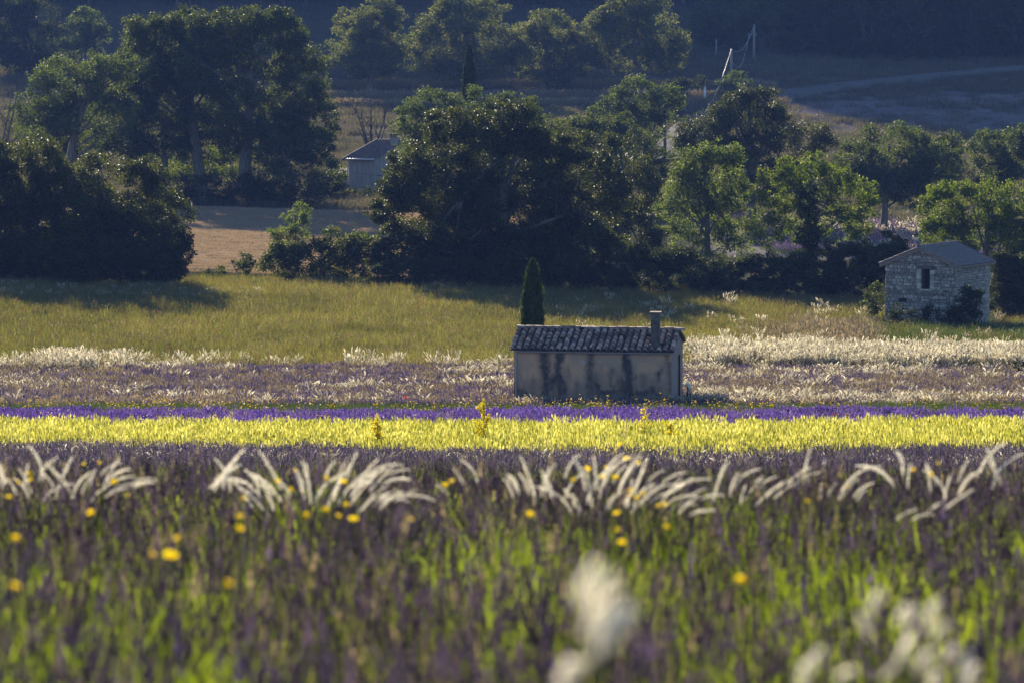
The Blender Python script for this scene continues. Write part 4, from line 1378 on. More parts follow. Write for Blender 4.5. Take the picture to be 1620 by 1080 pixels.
class Tuft:
    def __init__(self, seed):
        self.rg = np.random.default_rng(seed)
        self.V, self.F, self.MI, self.T = [], [], [], []
        self.n = 0

    def put(self, V, Fq, mi, T):
        self.V.append(V)
        self.F.append(Fq + self.n)
        self.MI.append(np.full(len(Fq), mi))
        self.T.append(T)
        self.n += len(V)

    def blades(self, n, r, h, w, lean=.3, mi=0, segs=3, z0=0.0, up=.15, hv=.35):
        rg = self.rg
        a, q = rg.uniform(0, 2 * math.pi, n), np.sqrt(rg.random(n)) * r
        base = np.stack([np.cos(a) * q, np.sin(a) * q, np.full(n, z0)], -1)
        hh = h * rg.uniform(1 - hv, 1 + hv * .6, n)
        a2 = a + rg.normal(size=n) * .9
        ln = lean * rg.uniform(.2, 1.4, n) * hh
        tip = np.stack([np.cos(a2) * ln, np.sin(a2) * ln, hh], -1)
        bend = np.stack([-np.cos(a2) * ln * .22, -np.sin(a2) * ln * .22, hh * up * .5], -1)
        b = rg.uniform(0, 2 * math.pi, n)
        side = np.stack([np.cos(b), np.sin(b), 0 * b], -1)
        V, Fq, k = strips(base, tip, side, w * rg.uniform(.6, 1.3, n), segs, bend)
        self.put(V, Fq, mi, np.repeat(rg.random(n), k))
        return base + tip, tip / np.linalg.norm(tip, axis=1)[:, None], rg.random(n)

    def spikes(self, tips, dirs, ln, rad, mi, parts=2):
        """flower or seed spikes: stacked crossed rhombs along the stem end"""
        rg = self.rg
        n = len(tips)
        tv = rg.random(n)
        for c in range(2):
            b = rg.uniform(0, 2 * math.pi, n)
            side = np.stack([np.cos(b), np.sin(b), 0 * b], -1)
            for k in range(parts):
                f0, f1 = k / parts, (k + 1.15) / parts
                l = np.asarray(ln).reshape(-1, 1) * np.ones((n, 1))
                p0, p1 = tips + dirs * l * (f0 - .5), tips + dirs * l * (f1 - .5)
                rr = (rad * rg.uniform(.7, 1.25, n) * (1 - .25 * k))[:, None]
                m = (p0 * .55 + p1 * .45)
                V = np.stack([p0, m + side * rr, p1, m - side * rr], 1).reshape(-1, 3)
                self.put(V, np.arange(n * 4).reshape(n, 4), mi, np.repeat(np.clip(tv + rg.normal(size=n) * .12, 0, 1), 4))

    def dots(self, tips, size, mi):
        rg = self.rg
        n = len(tips)
        nr = rg.normal(size=(n, 3)) * .5 + np.array((0, -.3, 1.0))
        V, Fq = leaf_cloud(tips, nr, size, rg, .9)
        self.put(V, Fq, mi, np.repeat(rg.random(n), 4))

    def plumes(self, n, r, h, ln, w, lean, mi_stem, mi_pl, fan=0.6):
        """arching feathery heads on thin stems"""
        rg = self.rg
        tips, dirs, _ = self.blades(n, r, h, .006 + w * .12, lean, mi_stem, 3)
        a = np.arctan2(dirs[:, 1], dirs[:, 0])
        for c in range(3):
            b = rg.uniform(0, 2 * math.pi, n)
            side = np.stack([np.cos(b), np.sin(b), .3 * np.sin(b * 2)], -1)
            l = ln * rg.uniform(.7, 1.2, n)
            out = np.stack([np.cos(a), np.sin(a), 0 * a], -1)
            tv = dirs * l[:, None] * .8 + out * (l * fan * .55)[:, None]
            bd = np.stack([-np.cos(a) * l * .06, -np.sin(a) * l * .06, l * .12], -1)
            base = tips - dirs * (l * .15)[:, None]
            t = np.linspace(0, 1, 5)
            C = base[:, None] + tv[:, None] * t[None, :, None] + bd[:, None] * (4 * t * (1 - t))[None, :, None]
            ww = w * np.array((.35, .95, 1.0, .8, .12))[None, :, None] * rg.uniform(.7, 1.2, n)[:, None, None]
            V = np.stack([C - side[:, None] * ww * .5, C + side[:, None] * ww * .5], 2).reshape(-1, 3)
            i = (np.arange(n)[:, None] * 10 + 2 * np.arange(4)[None, :]).reshape(-1)
            self.put(V, np.stack([i, i + 1, i + 3, i + 2], -1), mi_pl, np.repeat(rg.random(n), 10))

    def mesh(self, name, mats):
        return mesh_np(name, np.concatenate(self.V), np.concatenate(self.F), mats, np.concatenate(self.MI), {'tint': np.concatenate(self.T)})


def tuft_collection(name, meshes):
    c = bpy.data.collections.new(name)
    for i, me in enumerate(meshes):
        c.objects.link(bpy.data.objects.new('%s_%02d' % (name, i), me))
    return c


def strew(name, label, cat, pts, coll, ncoll, scl=(.8, 1.25), tilt=.08, seed=1, itint=None, zoff=-.02, kind='stuff'):
    rg = np.random.default_rng(seed)
    pts = np.asarray(pts, float)
    n = len(pts)
    z = zg(pts[:, 0], pts[:, 1]) + zoff if pts.shape[1] == 2 else pts[:, 2]
    P = np.stack([pts[:, 0], pts[:, 1], z], -1)
    me = bpy.data.meshes.new(name)
    me.vertices.add(n)
    me.vertices.foreach_set('co', np.ascontiguousarray(P, np.float32).ravel())
    rot = np.stack([rg.normal(size=n) * tilt, rg.normal(size=n) * tilt, rg.uniform(0, 2 * math.pi, n)], -1)
    a = me.attributes.new('rot', 'FLOAT_VECTOR', 'POINT')
    a.data.foreach_set('vector', rot.astype(np.float32).ravel())
    s = rg.uniform(*scl, n)
    if isinstance(itint, tuple): itint, sm = itint; s = s * sm
    sv = np.stack([s, s, s * rg.uniform(.85, 1.15, n)], -1)
    a = me.attributes.new('scl', 'FLOAT_VECTOR', 'POINT')
    a.data.foreach_set('vector', sv.astype(np.float32).ravel())
    a = me.attributes.new('idx', 'INT', 'POINT')
    a.data.foreach_set('value', rg.integers(0, ncoll, n).astype(np.int32))
    a = me.attributes.new('itint', 'FLOAT', 'POINT')
    a.data.foreach_set('value', (rg.random(n) if itint is None else np.asarray(itint)).astype(np.float32))
    o = link(name, me)
    ng = bpy.data.node_groups.new(name + '_strew', 'GeometryNodeTree')
    ng.interface.new_socket('Geometry', in_out='INPUT', socket_type='NodeSocketGeometry')
    ng.interface.new_socket('Geometry', in_out='OUTPUT', socket_type='NodeSocketGeometry')
    gi, go = ng.nodes.new('NodeGroupInput'), ng.nodes.new('NodeGroupOutput')
    ci = ng.nodes.new('GeometryNodeCollectionInfo')
    ci.inputs['Collection'].default_value = coll
    ci.inputs['Separate Children'].default_value = True
    ci.inputs['Reset Children'].default_value = True
    ip = ng.nodes.new('GeometryNodeInstanceOnPoints')
    ip.inputs['Pick Instance'].default_value = True

    def na(nm, ty):
        q = ng.nodes.new('GeometryNodeInputNamedAttribute')
        q.data_type = ty
        q.inputs['Name'].default_value = nm
        return next(s_ for s_ in q.outputs if s_.enabled and s_.name == 'Attribute')
    ng.links.new(gi.outputs[0], ip.inputs['Points'])
    ng.links.new(ci.outputs[0], ip.inputs['Instance'])
    ng.links.new(na('idx', 'INT'), ip.inputs['Instance Index'])
    ng.links.new(na('rot', 'FLOAT_VECTOR'), ip.inputs['Rotation'])
    ng.links.new(na('scl', 'FLOAT_VECTOR'), ip.inputs['Scale'])
    ng.links.new(ip.outputs[0], go.inputs[0])
    md = o.modifiers.new('strew', 'NODES')
    md.node_group = ng
    tag(o, label, cat, kind=kind)
    return o


def area_pts(d0, d1, per_m2, seed, margin=4.0, x0=None, x1=None, mask=None, wob=0.0):
    rg = np.random.default_rng(seed)
    hw = .135 * d1 * 1.06 + margin
    lo, hi = (-hw if x0 is None else x0), (hw if x1 is None else x1)
    n = int((hi - lo) * (d1 - d0) * per_m2)
    x, d = rg.uniform(lo, hi, n), rg.uniform(d0, d1, n)
    k = np.abs(x) < .135 * d * 1.06 + margin
    if wob:
        e = (vnoise(x, d * 0, 3.1, seed % 7) - .5) * wob
        k &= (d > d0 + wob / 2 + e) & (d < d1 - wob / 2 + e)
    x, d = x[k], d[k]
    if mask is not None:
        k = rg.random(len(x)) < mask(x, d)
        x, d = x[k], d[k]
    return np.stack([x, d], -1)


# --- foreground lavender and grass (close, out of focus)
def mk(n, fn): return [fn(i) for i in range(n)]


def fg_lav(i):
    t = Tuft(100 + i)
    tips, dirs, _ = t.blades(26, .14, .34, .0032, .30, 0, 3)
    t.spikes(tips, dirs, .05, .0075, 1, 3)
    t.blades(22, .13, .14, .005, .5, 0, 2)
    t.blades(20, .13, .12, .005, .5, 0, 2, z0=.12)
    return t.mesh('lavender_tuft', [M['fg_stem'], M['fg_bud']])


def fg_grass(i):
    t = Tuft(130 + i)
    for z0, nn in ((0, 12), (.08, 14), (.16, 16), (.22, 12)):
        t.blades(nn, .11, .13, .0075, .45, 0, 2, z0=z0)
    t.blades(6, .10, .34, .004, .3, 0, 3)
    return t.mesh('grass_tuft', [M['fg_green']])


lav_c = tuft_collection('lavender_tuft', mk(6, fg_lav))
grs_c = tuft_collection('grass_tuft', mk(5, fg_grass))
fgmask = lambda x, d: sstep(.38, .62, fbm(x * 1.3, d * .6, 1.7, 9))
pts = area_pts(1.5, 27, 17, 11, margin=1.8)
strew('foreground_lavender', 'blurred grey-violet lavender covering the foreground slope', 'lavender', pts, lav_c, 6, (.75, 1.2), .12, 21,
      itint=np.clip(.15 + .6 * np.random.default_rng(3).random(len(pts)) + .3 * (fbm(pts[:, 0], pts[:, 1], 2.0, 6) - .5), 0, 1))
pts = area_pts(1.5, 24, 26, 12, margin=1.8, mask=lambda x, d: fgmask(x, d) * (1 - .75 * sstep(8, 14, d)) * .7 + .05)
def fg_dry(i):
    t = Tuft(140 + i)
    tips, dirs, _ = t.blades(16, .14, .40, .0026, .35, 0, 3)
    t.spikes(tips, dirs, .035, .005, 0, 2)
    return t.mesh('dry_stem_tuft', [M['straw']])


dry_c = tuft_collection('dry_stem_tuft', mk(4, fg_dry))
strew('foreground_dry_stems', 'thin tan dry stems standing among the foreground lavender', 'grass', area_pts(1.5, 24, 1.6, 13, margin=1.8), dry_c, 4, (.75, 1.2), .15, 23)
strew('foreground_grass', 'bright backlit green blades between the foreground lavender', 'grass', pts, grs_c, 5, (.75, 1.2), .12, 22)

# --- far half of the lavender slope, then the yellow and the violet strip
def far_lav(i):
    t = Tuft(150 + i)
    tips, dirs, _ = t.blades(46, .26, .36, .010, .35, 0, 2)
    t.spikes(tips[:30], dirs[:30], .08, .014, 1, 2)
    return t.mesh('far_lavender_tuft', [M['slope_stem'], M['slope_bud']])


def white_tuft(i):
    t = Tuft(170 + i)
    t.plumes(16, .16, .34, .16, .032, .55, 0, 1, .9)
    t.blades(14, .14, .28, .010, .5, 0, 2)
    return t.mesh('white_tuft', [M['straw'], M['plume_i']])


def crop(i):
    t = Tuft(190 + i)
    tips, dirs, _ = t.blades(52, .26, .46, .016, .16, 0, 2, hv=.3)
    t.spikes(tips[:34], dirs[:34], .10, .016, 0, 1)
    return t.mesh('crop_tuft', [M['yellow_crop']])


def violet(i):
    t = Tuft(210 + i)
    tips, dirs, _ = t.blades(60, .30, .36, .010, .30, 0, 2, hv=.25)
    t.spikes(tips, dirs, .11, .021, 1, 2)
    return t.mesh('violet_tuft', [M['fg_stem'], M['purple']])


def speck(i):
    t = Tuft(230 + i)
    tips, dirs, _ = t.blades(7, .22, .46, .007, .25, 0, 2)
    t.dots(tips, .06, 1)
    return t.mesh('speck_tuft', [M['verge'], M['yflower_i']])


def lilac_straw(i):
    t = Tuft(240 + i)
    tips, dirs, _ = t.blades(36, .28, .36, .009, .3, 0, 2)
    t.spikes(tips[:20], dirs[:20], .08, .014, 1, 1)
    return t.mesh('lilac_straw_tuft', [M['straw'], M['dull_purple']])


dr_c0 = tuft_collection('lilac_straw_tuft', mk(4, lilac_straw))
fl_c = tuft_collection('far_lavender_tuft', mk(4, far_lav))
wt_c = tuft_collection('white_tuft', mk(5, white_tuft))
cr_c = tuft_collection('crop_tuft', mk(5, crop))
vi_c = tuft_collection('violet_tuft', mk(5, violet))
sp_c = tuft_collection('speck_tuft', mk(4, speck))
strew('slope_lavender', 'dull lavender beyond the crest, in front of the yellow strip', 'lavender', area_pts(80, 105, 9, 31, mask=lambda x, d: sstep(103, 92, d + 6 * (fbm(x, d, 2.5, 69) - .5))), fl_c, 4, (.8, 1.2), .1, 31)
strew('slope_white_grass', 'little white grass heads strewn in front of the yellow strip', 'grass', area_pts(84, 106, 6.0, 32, mask=lambda x, d: .25 + .75 * (fbm(x, d, 3, 4) > .5)), wt_c, 5, (.55, .95), .1, 32)
strew('yellow_crop', 'glowing yellow-green strip of tall grass across the field', 'crop', area_pts(86, 115.5, 16, 33, mask=lambda x, d: sstep(-3.0, 3.0, d - 95.5 + 6 * (fbm(x, d * 2, 2.0, 61) - .5) + 12 * (vnoise(x, d * 0, 5.5, 3) - .5)) * sstep(1.6, -1.2, d - 113.2 + 3.5 * (fbm(x, d * 2, 2.2, 62) - .5)) * (.3 + .7 * sstep(.3, .55, fbm(x, d, 1.6, 64)))), cr_c, 5, (.6, 1.25), .09, 33)
strew('violet_lavender', 'bright violet lavender strip behind the yellow one', 'lavender', area_pts(111, 130.5, 9, 34, mask=lambda x, d: sstep(-1.5, 1.5, d - 113.8 + 5 * (fbm(x, d * 2, 2.5, 63) - .5)) * sstep(1.2, -1.2, d - 128.6 + 3 * (fbm(x, d * 2, 3, 65) - .5)) * (.15 + .7 * sstep(.34, .56, fbm(x * .8, d, 1.9, 66))) * (1 - .4 * sstep(4, 16, x))), vi_c, 5, (.65, 1.15), .06, 34)
strew('strip_straw', 'dry tan stems mixed into the violet strip', 'grass', area_pts(110, 130, 3.6, 67, mask=lambda x, d: .3 + .7 * sstep(.4, .6, fbm(x, d, 2.4, 68))), dr_c0, 4, (.7, 1.15), .1, 67)
strew('strip_white_grass', 'scattered pale grass heads above the violet strip', 'grass', area_pts(108, 129, .4, 35, mask=lambda x, d: .2 + .8 * (fbm(x, d, 2.5, 70) > .55)), wt_c, 5, (.6, 1.0), .1, 35)
strew('verge_specks', 'small yellow flowers along the dark verge behind the violet strip', 'flowers', area_pts(127, 139, 1.3, 36, mask=lambda x, d: .2 + .8 * (fbm(x, d, 4, 8) > .5)), sp_c, 4, (.8, 1.2), .1, 36)
strew('strip_specks', 'tiny yellow flowers mixed into the violet strip', 'flowers', area_pts(112, 121, .5, 37), sp_c, 4, (.8, 1.2), .1, 37)


def verge(i):
    t = Tuft(250 + i)
    t.blades(70, .34, .30, .013, .4, 0, 2)
    return t.mesh('verge_tuft', [M['verge']])


vg_c = tuft_collection('verge_tuft', mk(4, verge))
hut_x = lambda x, d: ~((x > -.3) & (x < 6.8) & (d > 142.6) & (d < 149))
strew('verge_grass', 'dark green verge between the violet strip and the dry field', 'grass', area_pts(129, 140.5, 6, 38, mask=lambda x, d: hut_x(x, d) * 1.0), vg_c, 4, (.7, 1.2), .08, 38)
hp = np.random.default_rng(4)
hx = hp.uniform(-.6, 7.6, 260)
strew('hut_foot_grass', 'shaded grass growing along the foot of the plaster hut', 'grass', np.stack([hx, 143.9 - .15 * hx + hp.uniform(-1.9, -.1, 260)], -1), vg_c, 4, (.7, 1.15), .1, 39)

# --- dry lavender field
def wild_lav(i):
    t = Tuft(270 + i)
    tips, dirs, _ = t.blades(56, .34, .32, .012, .4, 0, 2)
    t.spikes(tips, dirs, .10, .020, 1, 2)
    return t.mesh('wild_lavender_tuft', [M['verge'], M['dull_purple']])


def dry(i):
    t = Tuft(290 + i)
    tips, dirs, _ = t.blades(46, .30, .34, .011, .4, 0, 2)
    t.spikes(tips[:30], dirs[:30], .10, .014, 0, 1)
    return t.mesh('dry_tuft', [M['straw']])


def oats(i):
    t = Tuft(310 + i)
    t.plumes(30, .26, .62, .20, .034, .22, 0, 1, .5)
    t.blades(44, .26, .55, .012, .22, 0, 2)
    return t.mesh('oat_tuft', [M['straw'], M['plume_i']])


wl_c = tuft_collection('wild_lavender_tuft', mk(4, wild_lav))
dr_c = tuft_collection('dry_tuft', mk(4, dry))
oa_c = tuft_collection('oat_tuft', mk(5, oats))
rows = lambda x, d: .5 + .5 * np.sin((d + .12 * x) / 3.4 * 2 * math.pi + 2.5 * (vnoise(x, d, 9, 5) - .5))
lavmask = lambda x, d: (sstep(.42, .60, .55 * fbm(x * .45, d, 5.5, 14) + .45 * rows(x, d) * .95) * (1 - .35 * sstep(2, 12, x)) * .72 + .08) * hut_x(x, d)
whitemask = lambda x, d: (sstep(.54, .66, fbm(x * .5, d, 4.2, 24)) * (1 - .55 * lavmask(x, d)) * .85 + .06) * hut_x(x, d)
strew('dry_field_lavender', 'weathered lavender clumps of the dry field behind the hut', 'lavender', area_pts(139.5, 168, 7, 41, mask=lavmask), wl_c, 4, (.8, 1.2), .1, 41)
strew('dry_field_straw', 'tan dry grass between the lavender clumps', 'grass', area_pts(140, 170, 5.2, 42, mask=lambda x, d: (.95 - .65 * lavmask(x, d)) * hut_x(x, d)), dr_c, 4, (.7, 1.2), .1, 42)
strew('dry_field_white_grass', 'white feathery grass patches in the dry field', 'grass', area_pts(140, 170, 3.0, 43, mask=whitemask), wt_c, 5, (.8, 1.3), .12, 43)


def oat_right(x, d):
    px = x / d * F + 810
    m = sstep(1075, 1130, px) * (1 - sstep(1560, 1640, px) * .6)
    c = 172 + 2 * (vnoise(x, d * 0, 4, 7) - .5)
    return m * (np.abs(d - c) < 4.2)


def oat_left(x, d):
    px = x / d * F + 810
    n = sstep(.44, .62, fbm(x, d, 3.4, 44))
    m = np.where(px < 110, .45, np.where(px < 160, .5, np.where(px < 200, .5, np.where(px < 330, .2, np.where(px < 540, .14, np.where(px < 700, .35, .08))))))
    m = np.where((px > 60) & (px < 142), .95, m * (n + .08))
    return m * (px < 800) * (np.abs(d - 168.5) < 2.8)


strew('oat_grass_strip', 'tall pale wild oats standing in a strip below the stone house', 'grass', area_pts(166, 180, 5.5, 45, mask=oat_right), oa_c, 5, (.85, 1.25), .08, 45)
strew('oat_grass_clumps', 'tall pale oat clumps along the near edge of the meadow', 'grass', area_pts(165, 172, 4.6, 46, mask=oat_left), oa_c, 5, (.75, 1.2), .1, 46)
strew('meadow_oats', 'single pale grass heads in the shaded end of the meadow', 'grass', area_pts(178, 214, .10, 47, x0=2), oa_c, 5, (.6, 1.1), .1, 47)
strew('edge_oats', 'pale grasses along the shaded foot of the left trees', 'grass', area_pts(205, 212, .8, 48, x1=-14), oa_c, 5, (.35, .7), .1, 48)


# --- meadow
def meadow(i):
    t = Tuft(330 + i)
    t.blades(60, .36, .40, .018, .35, 0, 2, hv=.75)
    tips, dirs, _ = t.blades(5, .40, .44, .008, .25, 1, 2)
    t.spikes(tips, dirs, .10, .012, 1, 1)
    return t.mesh('meadow_tuft', [M['meadow'], M['rust']])


md_c = tuft_collection('meadow_tuft', mk(6, meadow))
house_x = lambda x, d: ~((x > 18.5) & (x < 27) & (d > 196.5) & (d < 206))
pts = area_pts(168, 221, 5.5, 51, mask=lambda x, d: house_x(x, d) * 1.0)
strew('meadow_grass', 'olive meadow grass with rusty seed heads in front of the trees', 'grass', pts, md_c, 6, (.75, 1.25), .1, 51,
      itint=(np.clip(fbm(pts[:, 0], pts[:, 1], 5, 52) * 1.2 - .45 + .7 * np.random.default_rng(5).random(len(pts)), 0, 1), .7 + .6 * fbm(pts[:, 0] * 1.5, pts[:, 1], 2.2, 53)))
def seedy(i):
    t = Tuft(345 + i)
    tips, dirs, _ = t.blades(9, .45, .50, .008, .22, 0, 2)
    t.spikes(tips, dirs, .11, .013, 1, 1)
    return t.mesh('seed_head_tuft', [M['meadow'], M['straw']])


sd_c = tuft_collection('seed_head_tuft', mk(4, seedy))
strew('meadow_seed_heads', 'fine tan seed heads standing above the meadow grass', 'grass', area_pts(168, 219, 2.0, 55, mask=lambda x, d: house_x(x, d) * (.3 + .7 * sstep(.4, .6, fbm(x, d, 3, 56)))), sd_c, 4, (.7, 1.2), .1, 55)
pts = area_pts(176, 196, 4, 53, x0=11, mask=lambda x, d: sstep(.35, .6, fbm(x, d, 3, 12)) * sstep(11, 17, x) * (1 - sstep(1370, 1400, x / d * F + 810)))
strew('rusty_grass', 'tall tan and rusty grass left of the stone house', 'grass', pts, dr_c, 4, (1.2, 2.0), .1, 53)
pts = area_pts(178, 199, 4.5, 54, x0=17.5, x1=32, mask=lambda x, d: house_x(x, d) * 1.0)
strew('house_weeds', 'dark weeds added for the shadow at the foot of the stone house', 'weeds', pts, vg_c, 4, (1.2, 2.2), .1, 54)  # dark tufts put in where the shadow of house and trees belongs

# --- stubble field, pale field on the right, hillside
def stub(i):
    t = Tuft(350 + i)
    t.blades(60, .6, .14, .02, .3, 0, 1)
    return t.mesh('stubble_tuft', [M['stubble']])


def hillg(i):
    t = Tuft(370 + i)
    t.blades(80, .9, .45, .035, .5, 0, 2)
    return t.mesh('hill_tuft', [M['hill']])


st_c = tuft_collection('stubble_tuft', mk(4, stub))
hg_c = tuft_collection('hill_tuft', mk(5, hillg))
sr = np.random.default_rng(8)
n = 9000
rowd = np.round(sr.uniform(230, 303, n) / 2.4) * 2.4
sx = sr.uniform(-32, 2, n)
pts = np.stack([sx, rowd + .06 * sx + sr.normal(size=n) * .16], -1)
strew('stubble', 'cut straw rows of the reaped field beyond the hedge', 'stubble', pts, st_c, 4, (.8, 1.3), .05, 61)
strew('pale_field_lavender', 'dull lavender of the field seen through the right trees', 'lavender', area_pts(262, 304, 1.0, 62, x0=18), wl_c, 4, (1.2, 2.0), .1, 62)
strew('pale_field_white_grass', 'pale grass of the field seen through the right trees', 'grass', area_pts(268, 304, .5, 63, x0=20), wt_c, 5, (1.2, 1.9), .1, 63)
pts = area_pts(304, 480, .9, 64, margin=6, mask=lambda x, d: (.35 + .65 * sstep(.35, .6, fbm(x, d, 14, 15))) * np.where((x > 28) & (d > 385) & (d < 432), .25, 1.0))
P0 = []
strew('hill_grass', 'rough grass on the terraces of the far hillside', 'grass', pts, hg_c, 5, (.8, 1.5), .08, 64)
pts = area_pts(480, 640, .5, 65, margin=8)
strew('upper_hill_grass', 'coarse dim grass on the upper hillside', 'grass', pts, hg_c, 5, (1.0, 2.0), .08, 65)
pts = np.concatenate([np.stack([sr.uniform(-26, 30, 700), 424 + dd + sr.normal(size=700) * .5], -1) for dd in (0, -9, 12)])
strew('sun_streak_straw', 'pale dry grass lines standing for sunlit streaks along the terrace edges', 'grass', pts, dr_c, 4, (1.6, 2.6), .1, 66)  # sunlit terrace streaks put in as bands of pale grass


# --- the wood on the upper hillside, one dark mass
def wood_crown(i):
    rg = np.random.default_rng(400 + i)
    nc, nl = 46, 5200
    dirs = rg.normal(size=(nc, 3))
    dirs /= np.linalg.norm(dirs, axis=1)[:, None]
    cc = dirs * rg.uniform(.55, 1, nc)[:, None] * np.array((3.2, 3.2, 3.6)) + np.array((0, 0, 5.0))
    idx = rg.integers(0, nc, nl)
    q = rg.normal(size=(nl, 3))
    q /= np.linalg.norm(q, axis=1)[:, None]
    P = cc[idx] + q * (rg.random(nl) ** .4)[:, None] * 1.25
    V, Fq = leaf_cloud(P, q + rg.normal(size=q.shape) * .7 + (0, 0, .4), .34, rg)
    tv, tf = tube_np(np.array([(0, 0, -.5), (0.1, 0, 2.5), (0, .1, 6)]), [.25, .2, .06], 6)
    V2 = np.concatenate([V, tv])
    F2 = np.concatenate([Fq, np.array(tf) + len(V)])
    return mesh_np('wood_tree', V2, F2, [M['dark'], M['bark']], np.concatenate([np.zeros(len(Fq)), np.ones(len(tf))]),
                   {'tint': np.concatenate([np.repeat(rg.random(nl), 4), np.zeros(len(tv))])})


wd_c = tuft_collection('wood_tree', mk(5, wood_crown))
wr = np.random.default_rng(12)
pr = np.stack([wr.uniform(30, 110, 460), wr.uniform(478, 600, 460)], -1)
pl = np.stack([wr.uniform(-110, 110, 520), wr.uniform(590, 760, 520)], -1)
pm = np.stack([wr.uniform(-75, 45, 150), wr.uniform(545, 600, 150)], -1)
pts = np.concatenate([pr[pr[:, 0] > 36], pl, pm])
strew('woodland', 'dark wooded upper hillside closing the view', 'woodland', pts, wd_c, 5, (.8, 1.35), .04, 71)

# ------------------------------------------------------------------ single plants in the foreground
def fg_ground(px, py, tall):
    """a spot on the foreground slope whose plants, tall metres high, reach the sight line px, py"""
    ds = np.arange(2.0, 26, .05)
    p = at(px, py, 1.0)
    g = zg(ds * p[0], ds) + tall
    below = np.nonzero(ds * p[2] <= g)[0]
    d = ds[below[0]] if len(below) else 19.0
    return ground_at(px, float(min(d, 20)))


def plume_mesh(seed, ln=.15, rad=.0068, core=.5, n=190, hw=.0032):
    """one feathery head: curved core with fine hairs all round"""
    rg = np.random.default_rng(seed)
    t = np.linspace(0, 1, 9)
    cv = rg.uniform(.08, .55)
    C = np.stack([ln * cv * t ** 2, 0 * t, ln * (t - .35 * cv * t ** 2.2)], -1)
    V, Fq = tube_np(C, rad * .28 * core * np.array((.4, .9, 1, 1, 1, .95, .85, .6, .15)), 5)
    f = rg.random(n)
    b = np.stack([np.interp(f, t, C[:, k]) for k in range(3)], -1)
    tan = np.stack([np.interp(f, t, np.gradient(C[:, k])) for k in range(3)], -1)
    tan /= np.linalg.norm(tan, axis=1)[:, None]
    r = np.cross(tan, rg.normal(size=(n, 3)))
    r /= np.linalg.norm(r, axis=1)[:, None]
    w = np.interp(f, [0, .15, .6, .9, 1], [.45, 1, 1, .7, .3])
    tip = (r * .9 + tan * .9) * (rad * w * rg.uniform(.7, 1.35, n))[:, None]
    sd = np.cross(tip, r + tan * .3)
    sd /= np.linalg.norm(sd, axis=1)[:, None] + 1e-9
    hv, hf, k = strips(b, tip, sd, np.full(n, hw), 1, None, .5)
    V2 = np.concatenate([V, hv])
    F2 = np.concatenate([np.array(Fq), hf + len(V)])
    return mesh_np('plume', V2, F2, [M['plume']], None, {'tint': rg.random(len(V2))})


plume_v = [plume_mesh(500 + i, ln) for i, ln in enumerate((.14, .16, .12, .10, .15))]
seed_v = [plume_mesh(520 + i, .07, .013, .2, 95, .007) for i in range(5)]


def feather_tuft(label, px, py, heads, seed, tall=.55, k=1.0, d=None, group='feather grass tufts in the foreground'):
    """heads: (dx px, dy px from the tuft's foot sight line, lean) - each head is a part"""
    rg = np.random.default_rng(seed)
    g = fg_ground(px, py, .50) if d is None else ground_at(px, d)
    s = scale_at(g[1])
    root = empty('feather_grass', g)
    tag(root, label, 'feather grass', group)
    zb = at(px, py, g[1])[2] - g[2]
    st = MB()
    for j, (hx, hy, ln) in enumerate(heads):
        e = np.array((hx * s, rg.normal() * .05, zb - hy * s))     # lower end of the head
        lean = np.clip(ln, -1.5, 1.5)
        o = link('plume', (plume_v if d is None else seed_v)[rg.integers(0, 5)], root)
        az = 0 if lean >= 0 else math.pi
        o.rotation_euler = (rg.normal() * .12, abs(lean) * .8, az + rg.normal() * .35)
        o.location = e
        sc = k * rg.uniform(.65, 1.25)
        o.scale = (sc, sc, sc)
        b = np.array((rg.normal() * .03, rg.normal() * .03, 0))
        q = np.linspace(0, 1, 5)[:, None]
        c = np.array((b[0] * .6 + e[0] * .2, 0, e[2] * .75))
        st.tube(b * (1 - q) ** 2 + 2 * c * q * (1 - q) + e * q ** 2, .0014 * k, 4, False)
    st.build('stems', M['stalk'], root)
    t = Tuft(seed + 5)
    t.blades(26, .06, .30, .004, .45, 0, 3)
    me = t.mesh('leaf_blades', [M['stalk']])
    link('leaf_blades', me, root)
    return root


def fan(n, x0, x1, y0, y1, l0, l1, seed):
    rg = np.random.default_rng(seed)
    n = int(n * 1.5) if n > 4 else n
    x = np.linspace(x0, x1, n) + rg.normal(size=n) * 4
    return [(float(a), float(rg.uniform(y0, y1)), float(l0 + (l1 - l0) * i / max(1, n - 1) + rg.normal() * .15)) for i, a in enumerate(x)]


